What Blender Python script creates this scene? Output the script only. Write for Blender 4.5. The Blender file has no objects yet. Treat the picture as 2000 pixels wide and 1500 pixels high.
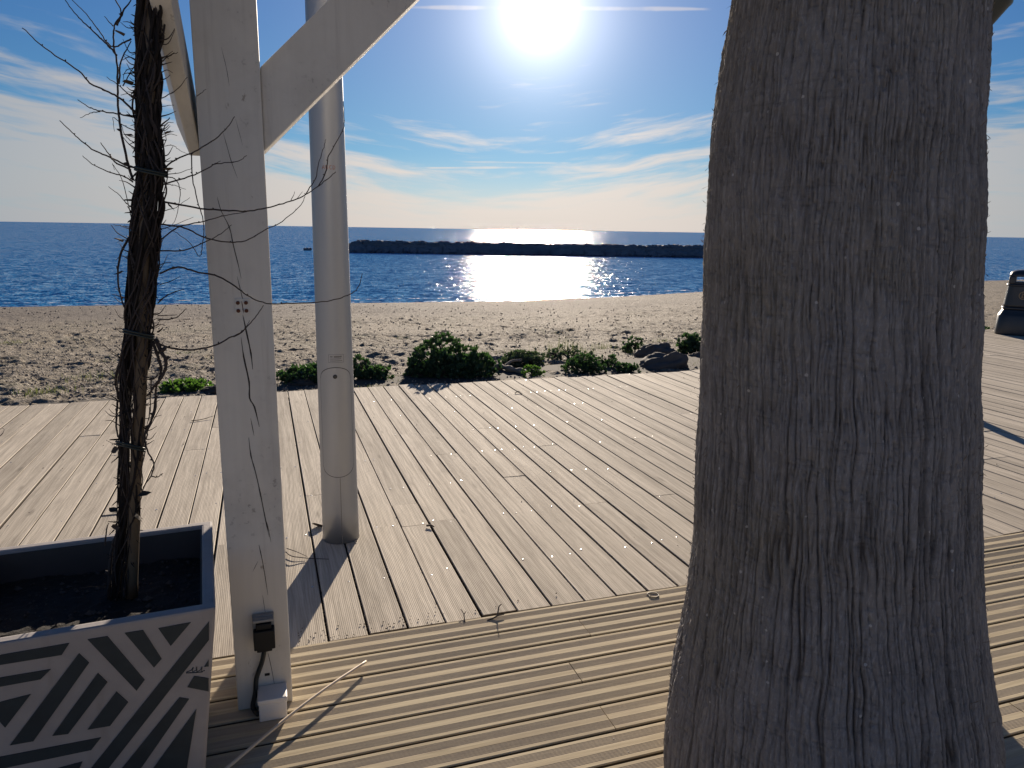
import bpy, math, random
import numpy as np
from mathutils import Matrix, Vector

random.seed(7)
RNG = np.random.default_rng(7)
R = math.radians
scene = bpy.context.scene
col = scene.collection

# ------------------------------------------------------------------ camera
H = 1.6
PITCH, ROLL, FPX = R(11.876), R(0.902), 1434.5
fw = np.array([0, math.cos(PITCH), -math.sin(PITCH)])
rt0 = np.array([1.0, 0, 0]); up0 = np.cross(rt0, fw)
rt = math.cos(ROLL) * rt0 + math.sin(ROLL) * up0
up = math.cos(ROLL) * up0 - math.sin(ROLL) * rt0
cd = bpy.data.cameras.new('camera')
cd.sensor_width = 36.0; cd.lens = 36.0 * FPX / 2000.0
cd.clip_start = 0.05; cd.clip_end = 60000
cam = bpy.data.objects.new('camera', cd); col.objects.link(cam)
M4 = Matrix.Identity(4)
for i in range(3):
    M4[i][0] = rt[i]; M4[i][1] = up[i]; M4[i][2] = -fw[i]
M4[2][3] = H
cam.matrix_world = M4
scene.camera = cam

# ------------------------------------------------------------------ sun, sky, exposure
SUN_EL, SUN_AZ = R(15.1), R(1.6)            # azimuth measured from +Y towards +X
SD = np.array([math.sin(SUN_AZ) * math.cos(SUN_EL), math.cos(SUN_AZ) * math.cos(SUN_EL), math.sin(SUN_EL)])
sl = bpy.data.lights.new('sun', 'SUN'); sl.energy = 5.0; sl.angle = R(0.5); sl.color = (1.0, 0.86, 0.70)
so = bpy.data.objects.new('sun', sl); col.objects.link(so)
so.rotation_euler = Vector(SD).to_track_quat('Z', 'Y').to_euler()

vs = scene.view_settings
scene.display_settings.display_device = 'sRGB'
vs.view_transform = 'Standard'; vs.look = 'None'; vs.gamma = 1.0; vs.use_curve_mapping = False
vs.exposure = 0.92

class NT:
    """tiny node-tree helper"""
    def __init__(s, tree):
        s.t = tree; s.n = tree.nodes; s.l = tree.links
    def new(s, typ, **kw):
        n = s.n.new(typ)
        for k, v in kw.items(): setattr(n, k, v)
        return n
    def put(s, sock, v):
        if isinstance(v, bpy.types.NodeSocket): s.l.new(v, sock)
        elif v is not None:
            if isinstance(v, (tuple, list)) and len(v) == 3 and sock.type == 'RGBA': v = (*v, 1)
            sock.default_value = v
    def math(s, op, a, b=None, c=None, clamp=False):
        n = s.new('ShaderNodeMath', operation=op); n.use_clamp = clamp
        s.put(n.inputs[0], a)
        if b is not None: s.put(n.inputs[1], b)
        if c is not None: s.put(n.inputs[2], c)
        return n.outputs[0]
    def vmath(s, op, a, b=None, scale=None):
        n = s.new('ShaderNodeVectorMath', operation=op)
        s.put(n.inputs[0], a)
        if b is not None: s.put(n.inputs[1], b)
        if scale is not None: s.put(n.inputs['Scale'], scale)
        return n.outputs['Value'] if op in ('DOT_PRODUCT', 'LENGTH', 'DISTANCE') else n.outputs[0]
    def mix(s, f, a, b, blend='MIX'):
        n = s.new('ShaderNodeMix', data_type='RGBA', blend_type=blend)
        s.put(n.inputs[0], f); s.put(n.inputs[6], a); s.put(n.inputs[7], b)
        return n.outputs[2]
    def noise(s, vec, scale, detail=3, rough=0.55, out=0, dist=0.0):
        n = s.new('ShaderNodeTexNoise')
        s.put(n.inputs['Vector'], vec); n.inputs['Scale'].default_value = scale
        n.inputs['Detail'].default_value = detail; n.inputs['Roughness'].default_value = rough
        n.inputs['Distortion'].default_value = dist
        return n.outputs[out]
    def ramp(s, f, lo, hi, smooth=True):
        n = s.new('ShaderNodeMapRange', interpolation_type='SMOOTHSTEP' if smooth else 'LINEAR')
        s.put(n.inputs[0], f); n.inputs[1].default_value = lo; n.inputs[2].default_value = hi
        return n.outputs[0]
    def mapping(s, vec, scale=(1, 1, 1), rot=(0, 0, 0), loc=(0, 0, 0)):
        n = s.new('ShaderNodeMapping'); s.put(n.inputs['Vector'], vec)
        n.inputs['Scale'].default_value = scale; n.inputs['Rotation'].default_value = rot
        n.inputs['Location'].default_value = loc
        return n.outputs[0]
    def comb(s, x, y, z):
        n = s.new('ShaderNodeCombineXYZ')
        s.put(n.inputs[0], x); s.put(n.inputs[1], y); s.put(n.inputs[2], z)
        return n.outputs[0]
    def sep(s, v):
        n = s.new('ShaderNodeSeparateXYZ'); s.put(n.inputs[0], v); return n.outputs

world = bpy.data.worlds.new('World'); scene.world = world; world.use_nodes = True
w = NT(world.node_tree); w.n.clear()
sky = w.new('ShaderNodeTexSky', sky_type='NISHITA')
sky.sun_disc = False; sky.sun_elevation = SUN_EL; sky.sun_rotation = SUN_AZ
sky.altitude = 0; sky.air_density = 0.7; sky.dust_density = 0.0; sky.ozone_density = 4.0
tcw = w.new('ShaderNodeTexCoord'); dirv = w.vmath('NORMALIZE', tcw.outputs['Generated'])
dx, dy, dz = w.sep(dirv)
el = w.math('MAXIMUM', dz, 0.0)
# cirrus: soft bands that rise and sink with the azimuth, streaks running along them
azi = w.math('ARCTAN2', dx, dy); ele = w.math('ARCSINE', dz)
edge = w.math('MULTIPLY_ADD', w.math('COSINE', w.math('MULTIPLY_ADD', azi, 5.0, 0.2)), -R(2.6), R(7.2))
rel = w.math('SUBTRACT', ele, w.math('MULTIPLY', edge, 0.85))
wav = w.noise(w.comb(w.math('MULTIPLY', azi, 3.0), w.math('MULTIPLY', rel, 9.0), 4.0), 1.0, 3, 0.5)
rel2 = w.math('ADD', rel, w.math('MULTIPLY', w.math('SUBTRACT', wav, 0.5), 0.045))
n1 = w.noise(w.comb(w.math('MULTIPLY', azi, 4.0), w.math('MULTIPLY', rel2, 34.0), 1.3), 1.0, 5, 0.55, dist=0.3)
n2 = w.noise(w.comb(w.math('MULTIPLY', azi, 13.0), w.math('MULTIPLY', rel2, 110.0), 7.1), 1.0, 5, 0.6, dist=0.5)
cl = w.math('ADD', w.math('MULTIPLY', n1, 0.70), w.math('MULTIPLY', n2, 0.30))
bias = w.math('MULTIPLY', w.math('MAXIMUM', w.math('MINIMUM', w.math('DIVIDE', w.math('SUBTRACT', edge, ele), R(5.0)), 1.0), -1.0), 0.17)
cl = w.math('ADD', cl, bias)
cmask = w.math('MULTIPLY', w.ramp(cl, 0.44, 0.66), 0.86)
# two thin condensation trails
def trail(a, b, wid, amp, seed):
    a = np.array(a, float); b = np.array(b, float)
    n = np.cross(a, b); n /= np.linalg.norm(n)
    m = (a + b); m /= np.linalg.norm(m); half = math.acos(float(np.dot(a, b) / np.linalg.norm(a) / np.linalg.norm(b))) / 2
    dd = w.math('ABSOLUTE', w.vmath('DOT_PRODUCT', dirv, tuple(n)))
    dd = w.math('ADD', dd, w.math('MULTIPLY', w.math('SUBTRACT', w.noise(dirv, 14.0 + seed, 3), 0.5), wid * 1.2))
    line = w.ramp(w.math('ABSOLUTE', dd), wid, wid * 0.2)
    along = w.ramp(w.vmath('DOT_PRODUCT', dirv, tuple(m)), math.cos(half * 1.05), math.cos(half * 0.8))
    br = w.ramp(w.noise(dirv, 22 + seed, 2), 0.3, 0.6)
    return w.math('MULTIPLY', w.math('MULTIPLY', line, along), w.math('MULTIPLY', br, amp))
def pxdir(x, y):
    d = fw + (x - 1000) / FPX * rt + (750 - y) / FPX * up
    return d / np.linalg.norm(d)
tr = w.math('MAXIMUM', trail(pxdir(690, 329), pxdir(1330, 325), 0.0020, 0.6, 0), trail(pxdir(740, 14), pxdir(1420, 18), 0.0030, 0.38, 3))
tr = w.math('MAXIMUM', tr, trail(pxdir(900, 316), pxdir(1120, 319), 0.0020, 0.35, 7))
cmask = w.math('MAXIMUM', cmask, tr)
# brightening of thin cloud and haze around the sun (aureole)
cosang = w.vmath('DOT_PRODUCT', dirv, tuple(SD))
ang = w.math('ARCCOSINE', w.math('MINIMUM', cosang, 0.999999))
fwd = w.ramp(ang, R(50), R(5))
skyc = w.mix(1.0, sky.outputs[0], w.mix(w.ramp(el, 0.08, 0.34), (0.47, 0.67, 0.67), (0.40, 0.66, 0.84)), 'MULTIPLY')
skyc = w.mix(w.math('MULTIPLY', w.ramp(el, 0.10, 0.0), 0.9), skyc, w.mix(fwd, (3.2, 3.9, 4.6), (7.0, 6.7, 6.4)))
cloudc = w.mix(fwd, (3.6, 4.0, 4.4), (8.1, 6.9, 6.0))
skyc = w.mix(cmask, skyc, cloudc)
def lobe(sig, amp): return w.math('MULTIPLY', w.math('EXPONENT', w.math('MULTIPLY', w.math('POWER', w.math('DIVIDE', ang, R(sig)), 2.0), -1.0)), amp)
def elobe(sig, amp): return w.math('MULTIPLY', w.math('EXPONENT', w.math('DIVIDE', ang, -R(sig))), amp)
GLOW = w.math('ADD', w.math('ADD', lobe(1.4, 40.0), lobe(4.4, 7.5)), elobe(9.0, 5.5))
gl = w.new('ShaderNodeVectorMath', operation='SCALE'); gl.inputs[0].default_value = (1.0, 0.97, 0.92); w.put(gl.inputs['Scale'], GLOW)
tot = w.vmath('ADD', skyc, gl.outputs[0])
bg = w.new('ShaderNodeBackground'); w.put(bg.inputs[0], tot); bg.inputs[1].default_value = 0.05
wo = w.new('ShaderNodeOutputWorld'); w.l.new(bg.outputs[0], wo.inputs[0])

# ------------------------------------------------------------------ helpers
YAW = R(-18.739)
VD = np.array([math.sin(YAW), math.cos(YAW), 0.0])      # v: along the grey planks, away from the camera
UD = np.array([math.cos(YAW), -math.sin(YAW), 0.0])     # u: along the terrace boards
ROTZ = -YAW
def W(u, v, z=0.0): return u * UD + v * VD + np.array([0, 0, z])
def ray(x, y):
    d = fw + (x - 1000) / FPX * rt + (750 - y) / FPX * up
    return d
CC = np.array([0, 0, H])
def on_z(x, y, z=0.0):
    d = ray(x, y); return CC + d * ((z - H) / d[2])
def on_v(x, y, v):
    d = ray(x, y); return CC + d * ((v - CC @ VD) / (d @ VD))
def on_y(x, y, Y):
    d = ray(x, y); return CC + d * (Y / d[1])

def tag(o, label=None, cat=None, group=None, kind=None):
    if label: o['label'] = label
    if cat: o['category'] = cat
    if group: o['group'] = group
    if kind: o['kind'] = kind
    return o
def empty(name, loc=(0, 0, 0), rz=0.0):
    o = bpy.data.objects.new(name, None); col.objects.link(o)
    o.location = loc; o.rotation_euler = (0, 0, rz); o.empty_display_size = 0.1
    return o
def link_mesh(name, me, mat, parent=None, loc=None, rz=None, world_verts=False):
    o = bpy.data.objects.new(name, me); col.objects.link(o)
    if mat is not None and len(me.materials) == 0: me.materials.append(mat)
    if parent is not None:
        o.parent = parent
        if world_verts:                    # vertices were given in world space
            p = parent; mw = Matrix.Identity(4)
            chain = []
            while p is not None: chain.append(p); p = p.parent
            for q in reversed(chain): mw = mw @ Matrix.LocRotScale(q.location, q.rotation_euler, q.scale)
            me.transform(mw.inverted())
    if loc is not None: o.location = loc
    if rz is not None: o.rotation_euler = (0, 0, rz)
    return o
def np_mesh(name, V, F, smooth=False):
    """V (n,3), F (m,k) all the same k"""
    V = np.asarray(V, np.float32); F = np.asarray(F, np.int32)
    me = bpy.data.meshes.new(name)
    me.vertices.add(len(V)); me.vertices.foreach_set('co', V.ravel())
    k = F.shape[1]
    me.loops.add(F.size); me.loops.foreach_set('vertex_index', F.ravel())
    me.polygons.add(len(F)); me.polygons.foreach_set('loop_start', np.arange(0, F.size, k, dtype=np.int32))
    if smooth: me.polygons.foreach_set('use_smooth', np.ones(len(F), bool))
    me.update(calc_edges=True); me.validate()
    return me
class MB:
    """collects simple shapes; build() links them as one mesh object"""
    def __init__(s): s.v = []; s.f = []; s.sm = []
    def add(s, V, F, smooth=False):
        b = len(s.v); s.v += [tuple(map(float, p)) for p in V]; s.f += [tuple(i + b for i in f) for f in F]; s.sm += [smooth] * len(F)
        return s
    def hexa(s, P):     # 8 corners: bottom loop 0-3, top loop 4-7
        return s.add(P, [(3, 2, 1, 0), (4, 5, 6, 7), (0, 1, 5, 4), (1, 2, 6, 5), (2, 3, 7, 6), (3, 0, 4, 7)])
    def box(s, c, d, ax=None):
        ax = ax or (np.array([1., 0, 0]), np.array([0, 1., 0]), np.array([0, 0, 1.]))
        c = np.asarray(c, float); x, y, z = [np.asarray(a) * e / 2 for a, e in zip(ax, d)]
        return s.hexa([c - x - y - z, c + x - y - z, c + x + y - z, c - x + y - z, c - x - y + z, c + x - y + z, c + x + y + z, c - x + y + z])
    def tube(s, P, r, n=6, cap=True, smooth=True, squash=1.0):
        P = np.asarray(P, float); m = len(P)
        r = np.full(m, r, float) if np.isscalar(r) else np.asarray(r, float)
        T = np.gradient(P, axis=0); T /= np.linalg.norm(T, axis=1)[:, None] + 1e-12
        a = np.array([0.3, 0.2, 1.0]) if abs(T[0][2]) < 0.8 else np.array([1.0, 0.2, 0])
        V = []
        for i in range(m):
            a = a - T[i] * (a @ T[i]); a /= np.linalg.norm(a) + 1e-12
            b = np.cross(T[i], a)
            for k in range(n):
                t = 2 * math.pi * k / n
                V.append(P[i] + r[i] * (math.cos(t) * a + math.sin(t) * b * squash))
        F = [(i * n + k, i * n + (k + 1) % n, (i + 1) * n + (k + 1) % n, (i + 1) * n + k) for i in range(m - 1) for k in range(n)]
        if cap: F += [tuple(reversed(range(n))), tuple((m - 1) * n + k for k in range(n))]
        return s.add(V, F, smooth)
    def lathe(s, prof, c=(0, 0, 0), n=24, smooth=True, sq=None):
        c = np.asarray(c, float); V = []
        for (rr, z) in prof:
            for k in range(n):
                t = 2 * math.pi * (k + 0.5) / n; x, y = math.cos(t), math.sin(t)
                if sq:
                    q = (abs(x) ** sq + abs(y) ** sq) ** (-1.0 / sq); x *= q; y *= q
                V.append(c + np.array([rr * x, rr * y, z]))
        m = len(prof)
        F = [(i * n + k, i * n + (k + 1) % n, (i + 1) * n + (k + 1) % n, (i + 1) * n + k) for i in range(m - 1) for k in range(n)]
        F += [tuple(reversed(range(n))), tuple((m - 1) * n + k for k in range(n))]
        return s.add(V, F, smooth)
    def prism(s, poly, nrm, depth):
        """polygon (3-D points, planar) extruded by depth along nrm"""
        P = [np.asarray(p, float) for p in poly]; n = len(P); d = np.asarray(nrm) * depth
        V = P + [p + d for p in P]
        F = [tuple(reversed(range(n))), tuple(range(n, 2 * n))] + [(i, (i + 1) % n, n + (i + 1) % n, n + i) for i in range(n)]
        return s.add(V, F)
    def build(s, name, mat, parent=None, world_verts=False, bevel=0.0, kind=None, label=None):
        me = bpy.data.meshes.new(name); me.from_pydata(s.v, [], s.f); me.update()
        for p, k in zip(me.polygons, s.sm): p.use_smooth = k
        import bmesh
        bm = bmesh.new(); bm.from_mesh(me); bmesh.ops.recalc_face_normals(bm, faces=bm.faces)
        if bevel > 0:
            bmesh.ops.bevel(bm, geom=[e for e in bm.edges if e.calc_face_angle(0) > 0.5], offset=bevel, segments=2, affect='EDGES', profile=0.6)
        bm.to_mesh(me); bm.free()
        o = link_mesh(name, me, mat, parent, world_verts=world_verts)
        if kind: o['kind'] = kind
        if label: o['label'] = label
        return o

def _hash(ix, iy, seed):
    h = (ix.astype(np.int64) * 374761393 + iy.astype(np.int64) * 668265263 + seed * 1442695041) & 0xFFFFFFFF
    h = ((h ^ (h >> 13)) * 1274126177) & 0xFFFFFFFF
    return ((h ^ (h >> 16)) & 0xFFFF) / 65535.0
def perlin(x, y, seed=0):
    ix, iy = np.floor(x), np.floor(y); fx, fy = x - ix, y - iy
    u = fx * fx * fx * (fx * (fx * 6 - 15) + 10); v = fy * fy * fy * (fy * (fy * 6 - 15) + 10)
    def g(a, b):
        t = 2 * math.pi * _hash(ix + a, iy + b, seed); return np.cos(t) * (fx - a) + np.sin(t) * (fy - b)
    return ((g(0, 0) * (1 - u) + g(1, 0) * u) * (1 - v) + (g(0, 1) * (1 - u) + g(1, 1) * u) * v) * 1.5
def grid_faces(nr, nc):
    i = np.arange(nr - 1)[:, None] * nc + np.arange(nc - 1)[None, :]
    return np.stack([i, i + 1, i + nc + 1, i + nc], -1).reshape(-1, 4)
def smooth_path(P, sub=5, wob=0.0, rnd=random):
    P = np.asarray(P, float); out = []
    Q = np.vstack([2 * P[0] - P[1], P, 2 * P[-1] - P[-2]])
    for i in range(1, len(Q) - 2):
        for t in np.linspace(0, 1, sub, endpoint=False):
            a, b, c, d = Q[i - 1], Q[i], Q[i + 1], Q[i + 2]
            out.append(0.5 * ((2 * b) + (c - a) * t + (2 * a - 5 * b + 4 * c - d) * t * t + (-a + 3 * b - 3 * c + d) * t ** 3))
    out.append(P[-1]); out = np.array(out)
    if wob: out[1:] += np.array([[rnd.gauss(0, wob) for _ in range(3)] for _ in range(len(out) - 1)])
    return out

# ------------------------------------------------------------------ materials
def mat(name):
    m = bpy.data.materials.new(name); m.use_nodes = True
    t = NT(m.node_tree); t.n.clear()
    out = t.new('ShaderNodeOutputMaterial'); b = t.new('ShaderNodeBsdfPrincipled'); t.l.new(b.outputs[0], out.inputs[0])
    t.b = b; t.out = out; t.tc = t.new('ShaderNodeTexCoord'); t.obj = t.tc.outputs['Object']
    t.oi = t.new('ShaderNodeObjectInfo')
    return m, t
def bump(t, h, strength=0.5, dist=0.01):
    n = t.new('ShaderNodeBump'); n.inputs['Strength'].default_value = strength; n.inputs['Distance'].default_value = dist
    t.put(n.inputs['Height'], h); t.l.new(n.outputs[0], t.b.inputs['Normal']); return n
def simple(name, c, rough=0.6, metal=0.0, vary=0.12, scale=30.0, spec=0.5):
    m, t = mat(name)
    n = t.noise(t.obj, scale, 4)
    t.put(t.b.inputs['Base Color'], t.mix(n, tuple(x * (1 - vary) for x in c), tuple(x * (1 + vary) for x in c)))
    t.b.inputs['Roughness'].default_value = rough; t.b.inputs['Metallic'].default_value = metal
    t.b.inputs['Specular IOR Level'].default_value = spec
    bump(t, n, 0.15, 0.002)
    return m

def wood_plank_mat(name, c_dark, c_light, c_stain, zone=None, spec=0.08, rough=0.80):
    m, t = mat(name)
    rnd = t.oi.outputs['Random']
    off = t.comb(t.math('MULTIPLY', rnd, 173.0), t.math('MULTIPLY', rnd, 71.0), t.math('MULTIPLY', rnd, 31.0))
    p = t.vmath('ADD', t.obj, off)
    wv = t.vmath('ADD', p, t.vmath('SCALE', t.noise(t.mapping(p, (2.5, 9, 9)), 1.0, 2, out=1), scale=0.035))
    g1 = t.noise(t.mapping(wv, (2.2, 95, 60)), 1.0, 5, 0.65)
    g2 = t.noise(t.mapping(wv, (0.8, 30, 20)), 1.0, 4, 0.6)
    st = t.noise(t.mapping(p, (1.3, 4, 4)), 1.4, 5, 0.65)
    c = t.mix(t.ramp(g1, 0.25, 0.72), c_dark, c_light)
    c = t.mix(t.math('MULTIPLY', t.ramp(g2, 0.42, 0.75), 0.45), c, c_stain)
    c = t.mix(t.math('MULTIPLY', t.ramp(st, 0.5, 0.78), 0.6), c, c_stain)
    # knots
    vo = t.new('ShaderNodeTexVoronoi', feature='F1'); t.put(vo.inputs['Vector'], t.mapping(p, (1.6, 7.5, 0.01)))
    vo.inputs['Scale'].default_value = 1.0
    kn = t.ramp(vo.outputs['Distance'], 0.13, 0.03)
    ring = t.math('SINE', t.math('MULTIPLY', vo.outputs['Distance'], 120.0))
    c = t.mix(t.math('MULTIPLY', kn, 0.55), c, tuple(x * 0.45 for x in c_dark))
    if zone:
        y = t.sep(t.obj)[1]
        zn = None
        for a, b_ in zone:
            yn = t.math('ADD', y, t.math('MULTIPLY', t.math('SUBTRACT', g2, 0.5), 0.012))
            k = t.math('MULTIPLY', t.ramp(yn, a - 0.003, a + 0.003), t.ramp(yn, b_ + 0.003, b_ - 0.003))
            zn = k if zn is None else t.math('MAXIMUM', zn, k)
        c = t.mix(t.math('MULTIPLY', zn, 0.5), c, t.mix(g2, (0.36, 0.292, 0.222), (0.49, 0.408, 0.315)))
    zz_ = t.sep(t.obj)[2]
    c = t.mix(t.math('MULTIPLY', t.ramp(zz_, -0.0028, -0.006), 0.9), c, (0.045, 0.034, 0.026))      # sawn sides, darker below the top edge
    br = t.math('ADD', t.math('MULTIPLY', rnd, 0.26), 0.87)
    c = t.mix(1.0, c, t.comb(br, br, br), 'MULTIPLY')
    t.put(t.b.inputs['Base Color'], c)
    t.put(t.b.inputs['Roughness'], t.math('ADD', t.math('MULTIPLY', g2, 0.25), rough - 0.12))
    t.b.inputs['Specular IOR Level'].default_value = spec
    bump(t, t.math('ADD', g1, t.math('MULTIPLY', t.math('MULTIPLY', ring, kn), 0.1)), 0.32, 0.0018)
    return m
M = {}
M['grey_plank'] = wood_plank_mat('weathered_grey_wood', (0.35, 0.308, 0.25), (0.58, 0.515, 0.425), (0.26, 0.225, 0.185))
ZONES = [(-0.0475, -0.0130), (0.0130, 0.0475)]
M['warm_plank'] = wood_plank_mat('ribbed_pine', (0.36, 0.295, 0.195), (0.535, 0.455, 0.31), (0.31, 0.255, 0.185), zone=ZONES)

def white_paint():
    m, t = mat('chalky_white_paint')
    p = t.obj
    g = t.noise(t.mapping(p, (40, 40, 2.0)), 1.0, 5, 0.6)
    d = t.noise(p, 3.0, 5, 0.65); sp = t.noise(p, 55.0, 3, 0.6)
    dr = t.noise(t.mapping(p, (22, 22, 0.9)), 1.0, 5, 0.65); pl = t.noise(t.mapping(p, (16, 16, 7)), 1.0, 6, 0.7)
    c = t.mix(g, (0.61, 0.575, 0.51), (0.72, 0.685, 0.61))
    c = t.mix(t.math('MULTIPLY', t.ramp(d, 0.45, 0.75), 0.5), c, (0.44, 0.405, 0.36))
    c = t.mix(t.math('MULTIPLY', t.ramp(dr, 0.56, 0.78), 0.45), c, (0.36, 0.32, 0.27))
    c = t.mix(t.math('MULTIPLY', t.math('MULTIPLY', t.ramp(sp, 0.60, 0.70), t.ramp(d, 0.5, 0.68)), 0.6), c, (0.2, 0.175, 0.15))
    c = t.mix(t.math('MULTIPLY', t.ramp(pl, 0.67, 0.70), 0.7), c, (0.27, 0.22, 0.17))
    t.put(t.b.inputs['Base Color'], c); t.b.inputs['Roughness'].default_value = 0.55
    bump(t, g, 0.35, 0.002); return m
M['paint'] = white_paint()

def alu():
    m, t = mat('brushed_grey_aluminium')
    n = t.noise(t.mapping(t.obj, (6, 6, 0.8)), 2.0, 4); s = t.noise(t.obj, 60, 2)
    t.put(t.b.inputs['Base Color'], t.mix(n, (0.335, 0.35, 0.375), (0.41, 0.42, 0.44)))
    t.b.inputs['Metallic'].default_value = 0.75
    t.put(t.b.inputs['Roughness'], t.math('ADD', t.math('MULTIPLY', s, 0.12), 0.42))
    return m
M['alu'] = alu()
M['alu_dark'] = simple('dark_joint', (0.05, 0.05, 0.05), 0.6)
M['dark_plastic'] = simple('black_plastic', (0.011, 0.012, 0.014), 0.55, spec=0.25)
M['cable'] = simple('black_cable_rubber', (0.02, 0.025, 0.025), 0.5)
M['socket_grey'] = simple('grey_socket_plastic', (0.28, 0.28, 0.27), 0.5)
M['white_plastic'] = simple('white_box_plastic', (0.74, 0.71, 0.66), 0.42, vary=0.05)
M['crack'] = simple('split_wood', (0.05, 0.042, 0.036), 0.9)
M['rust'] = simple('rusty_bolt', (0.13, 0.05, 0.03), 0.8, 0.3)
M['galv'] = simple('dull_plate', (0.42, 0.40, 0.34), 0.6, 0.2)
M['screw'] = simple('polished_screw', (0.6, 0.6, 0.6), 0.27, 1.0, vary=0.05)
M['joist'] = simple('dark_joist', (0.045, 0.035, 0.028), 0.95)
M['crumb'] = simple('dark_seed', (0.03, 0.022, 0.018), 0.9)
M['leaf_dry'] = simple('dry_leaf', (0.055, 0.038, 0.026), 0.8)
M['cane'] = simple('bleached_cane', (0.62, 0.50, 0.36), 0.5, scale=12)
M['bamboo'] = simple('brown_bamboo', (0.11, 0.075, 0.042), 0.6, scale=9)
M['ring'] = simple('tarnished_ring', (0.09, 0.08, 0.07), 0.55, 0.5)
M['tie'] = simple('green_tie', (0.018, 0.026, 0.022), 0.6)
M['bin'] = simple('dark_navy_plastic', (0.018, 0.022, 0.03), 0.38, vary=0.08, spec=0.6)
M['gold'] = simple('faded_gold', (0.38, 0.26, 0.15), 0.5)
M['orange'] = simple('orange_marker', (0.42, 0.15, 0.08), 0.7)
M['print'] = simple('grey_print', (0.16, 0.16, 0.16), 0.6)
M['lamp'] = simple('dark_green_lamp_paint', (0.02, 0.028, 0.03), 0.4)
M['lamp_glass'] = simple('milky_lamp_glass', (0.55, 0.53, 0.48), 0.25)
M['rock'] = simple('dark_breakwater_rock', (0.16, 0.16, 0.18), 0.85, vary=0.35, scale=0.8)
M['boulder'] = simple('grey_brown_boulder', (0.095, 0.08, 0.072), 0.9, vary=0.35, scale=7)
M['drift'] = simple('grey_driftwood', (0.24, 0.2, 0.165), 0.9, vary=0.3, scale=14)
M['earth_and_shade'] = simple('dark_earth_and_shade', (0.05, 0.04, 0.032), 0.95, vary=0.5, scale=18)  # earth tone, darkened to carry the shade under the biggest bush
M['ship'] = simple('ship_paint', (0.1, 0.1, 0.11), 0.6)

def concrete():
    m, t = mat('stained_planter_concrete')
    n = t.noise(t.obj, 7, 6, 0.65); f = t.noise(t.obj, 90, 3)
    st = t.noise(t.mapping(t.obj, (9, 9, 1.2)), 1.5, 4)
    c = t.mix(n, (0.245, 0.222, 0.212), (0.385, 0.352, 0.335))
    c = t.mix(t.math('MULTIPLY', t.ramp(st, 0.55, 0.8), 0.5), c, (0.19, 0.155, 0.125))
    t.put(t.b.inputs['Base Color'], c); t.b.inputs['Roughness'].default_value = 0.75
    bump(t, f, 0.3, 0.002); return m
M['concrete'] = concrete()
M['inlay'] = simple('slate_inlay', (0.030, 0.038, 0.043), 0.6, vary=0.35, scale=16, spec=0.3)
def soil():
    m, t = mat('potting_soil')
    n = t.noise(t.obj, 60, 6, 0.7); s = t.noise(t.obj, 150, 2)
    c = t.mix(n, (0.008, 0.007, 0.006), (0.04, 0.032, 0.026))
    c = t.mix(t.ramp(s, 0.72, 0.76), c, (0.16, 0.14, 0.11))
    t.put(t.b.inputs['Base Color'], c); t.b.inputs['Roughness'].default_value = 0.95
    bump(t, n, 1.0, 0.02); return m
M['soil'] = soil()
def bark_vine():
    m, t = mat('vine_bark')
    n = t.noise(t.mapping(t.obj, (60, 60, 8)), 1.0, 5, 0.65)
    t.put(t.b.inputs['Base Color'], t.mix(n, (0.008, 0.007, 0.007), (0.032, 0.025, 0.022)))
    t.b.inputs['Roughness'].default_value = 0.9; t.b.inputs['Specular IOR Level'].default_value = 0.2
    bump(t, n, 0.8, 0.006); return m
M['vine'] = bark_vine()
M['twig'] = simple('dry_twig', (0.045, 0.033, 0.029), 0.85)
def bark_palm():
    m, t = mat('palm_bark')
    at = t.new('ShaderNodeAttribute', attribute_name='groove')
    p = t.obj
    n = t.noise(t.mapping(p, (1, 1, 0.25)), 26, 5, 0.65); b = t.noise(p, 2.2, 4)
    fib = t.noise(t.mapping(p, (1, 1, 0.22)), 150, 4, 0.65)
    hz = t.noise(t.mapping(p, (1, 1, 7)), 12, 4, 0.65)
    c = t.mix(n, (0.148, 0.138, 0.136), (0.300, 0.280, 0.272))
    c = t.mix(t.ramp(b, 0.42, 0.75), c, t.mix(n, (0.155, 0.138, 0.115), (0.305, 0.272, 0.228)))
    c = t.mix(t.math('MULTIPLY', t.ramp(fib, 0.45, 0.75), 0.4), c, (0.46, 0.45, 0.45))
    c = t.mix(t.math('MULTIPLY', t.ramp(hz, 0.55, 0.72), 0.32), c, (0.095, 0.086, 0.082))
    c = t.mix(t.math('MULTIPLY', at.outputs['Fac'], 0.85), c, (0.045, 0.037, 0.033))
    vo = t.new('ShaderNodeTexVoronoi', feature='F1'); t.put(vo.inputs['Vector'], p); vo.inputs['Scale'].default_value = 21.0
    cn = t.sep(vo.outputs['Color'])[0]
    sp = t.math('MULTIPLY', t.ramp(vo.outputs['Distance'], 0.10, 0.06), t.math('GREATER_THAN', cn, 0.45))
    c = t.mix(t.math('MULTIPLY', sp, 0.8), c, (0.52, 0.49, 0.46))
    t.put(t.b.inputs['Base Color'], c); t.b.inputs['Roughness'].default_value = 0.92
    t.b.inputs['Specular IOR Level'].default_value = 0.2
    bump(t, t.math('ADD', t.math('ADD', n, t.math('MULTIPLY', hz, -0.5)), t.math('MULTIPLY', fib, 0.9)), 0.9, 0.007); return m
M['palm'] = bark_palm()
M['fibre'] = simple('palm_fibre', (0.16, 0.125, 0.095), 0.9)
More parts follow.
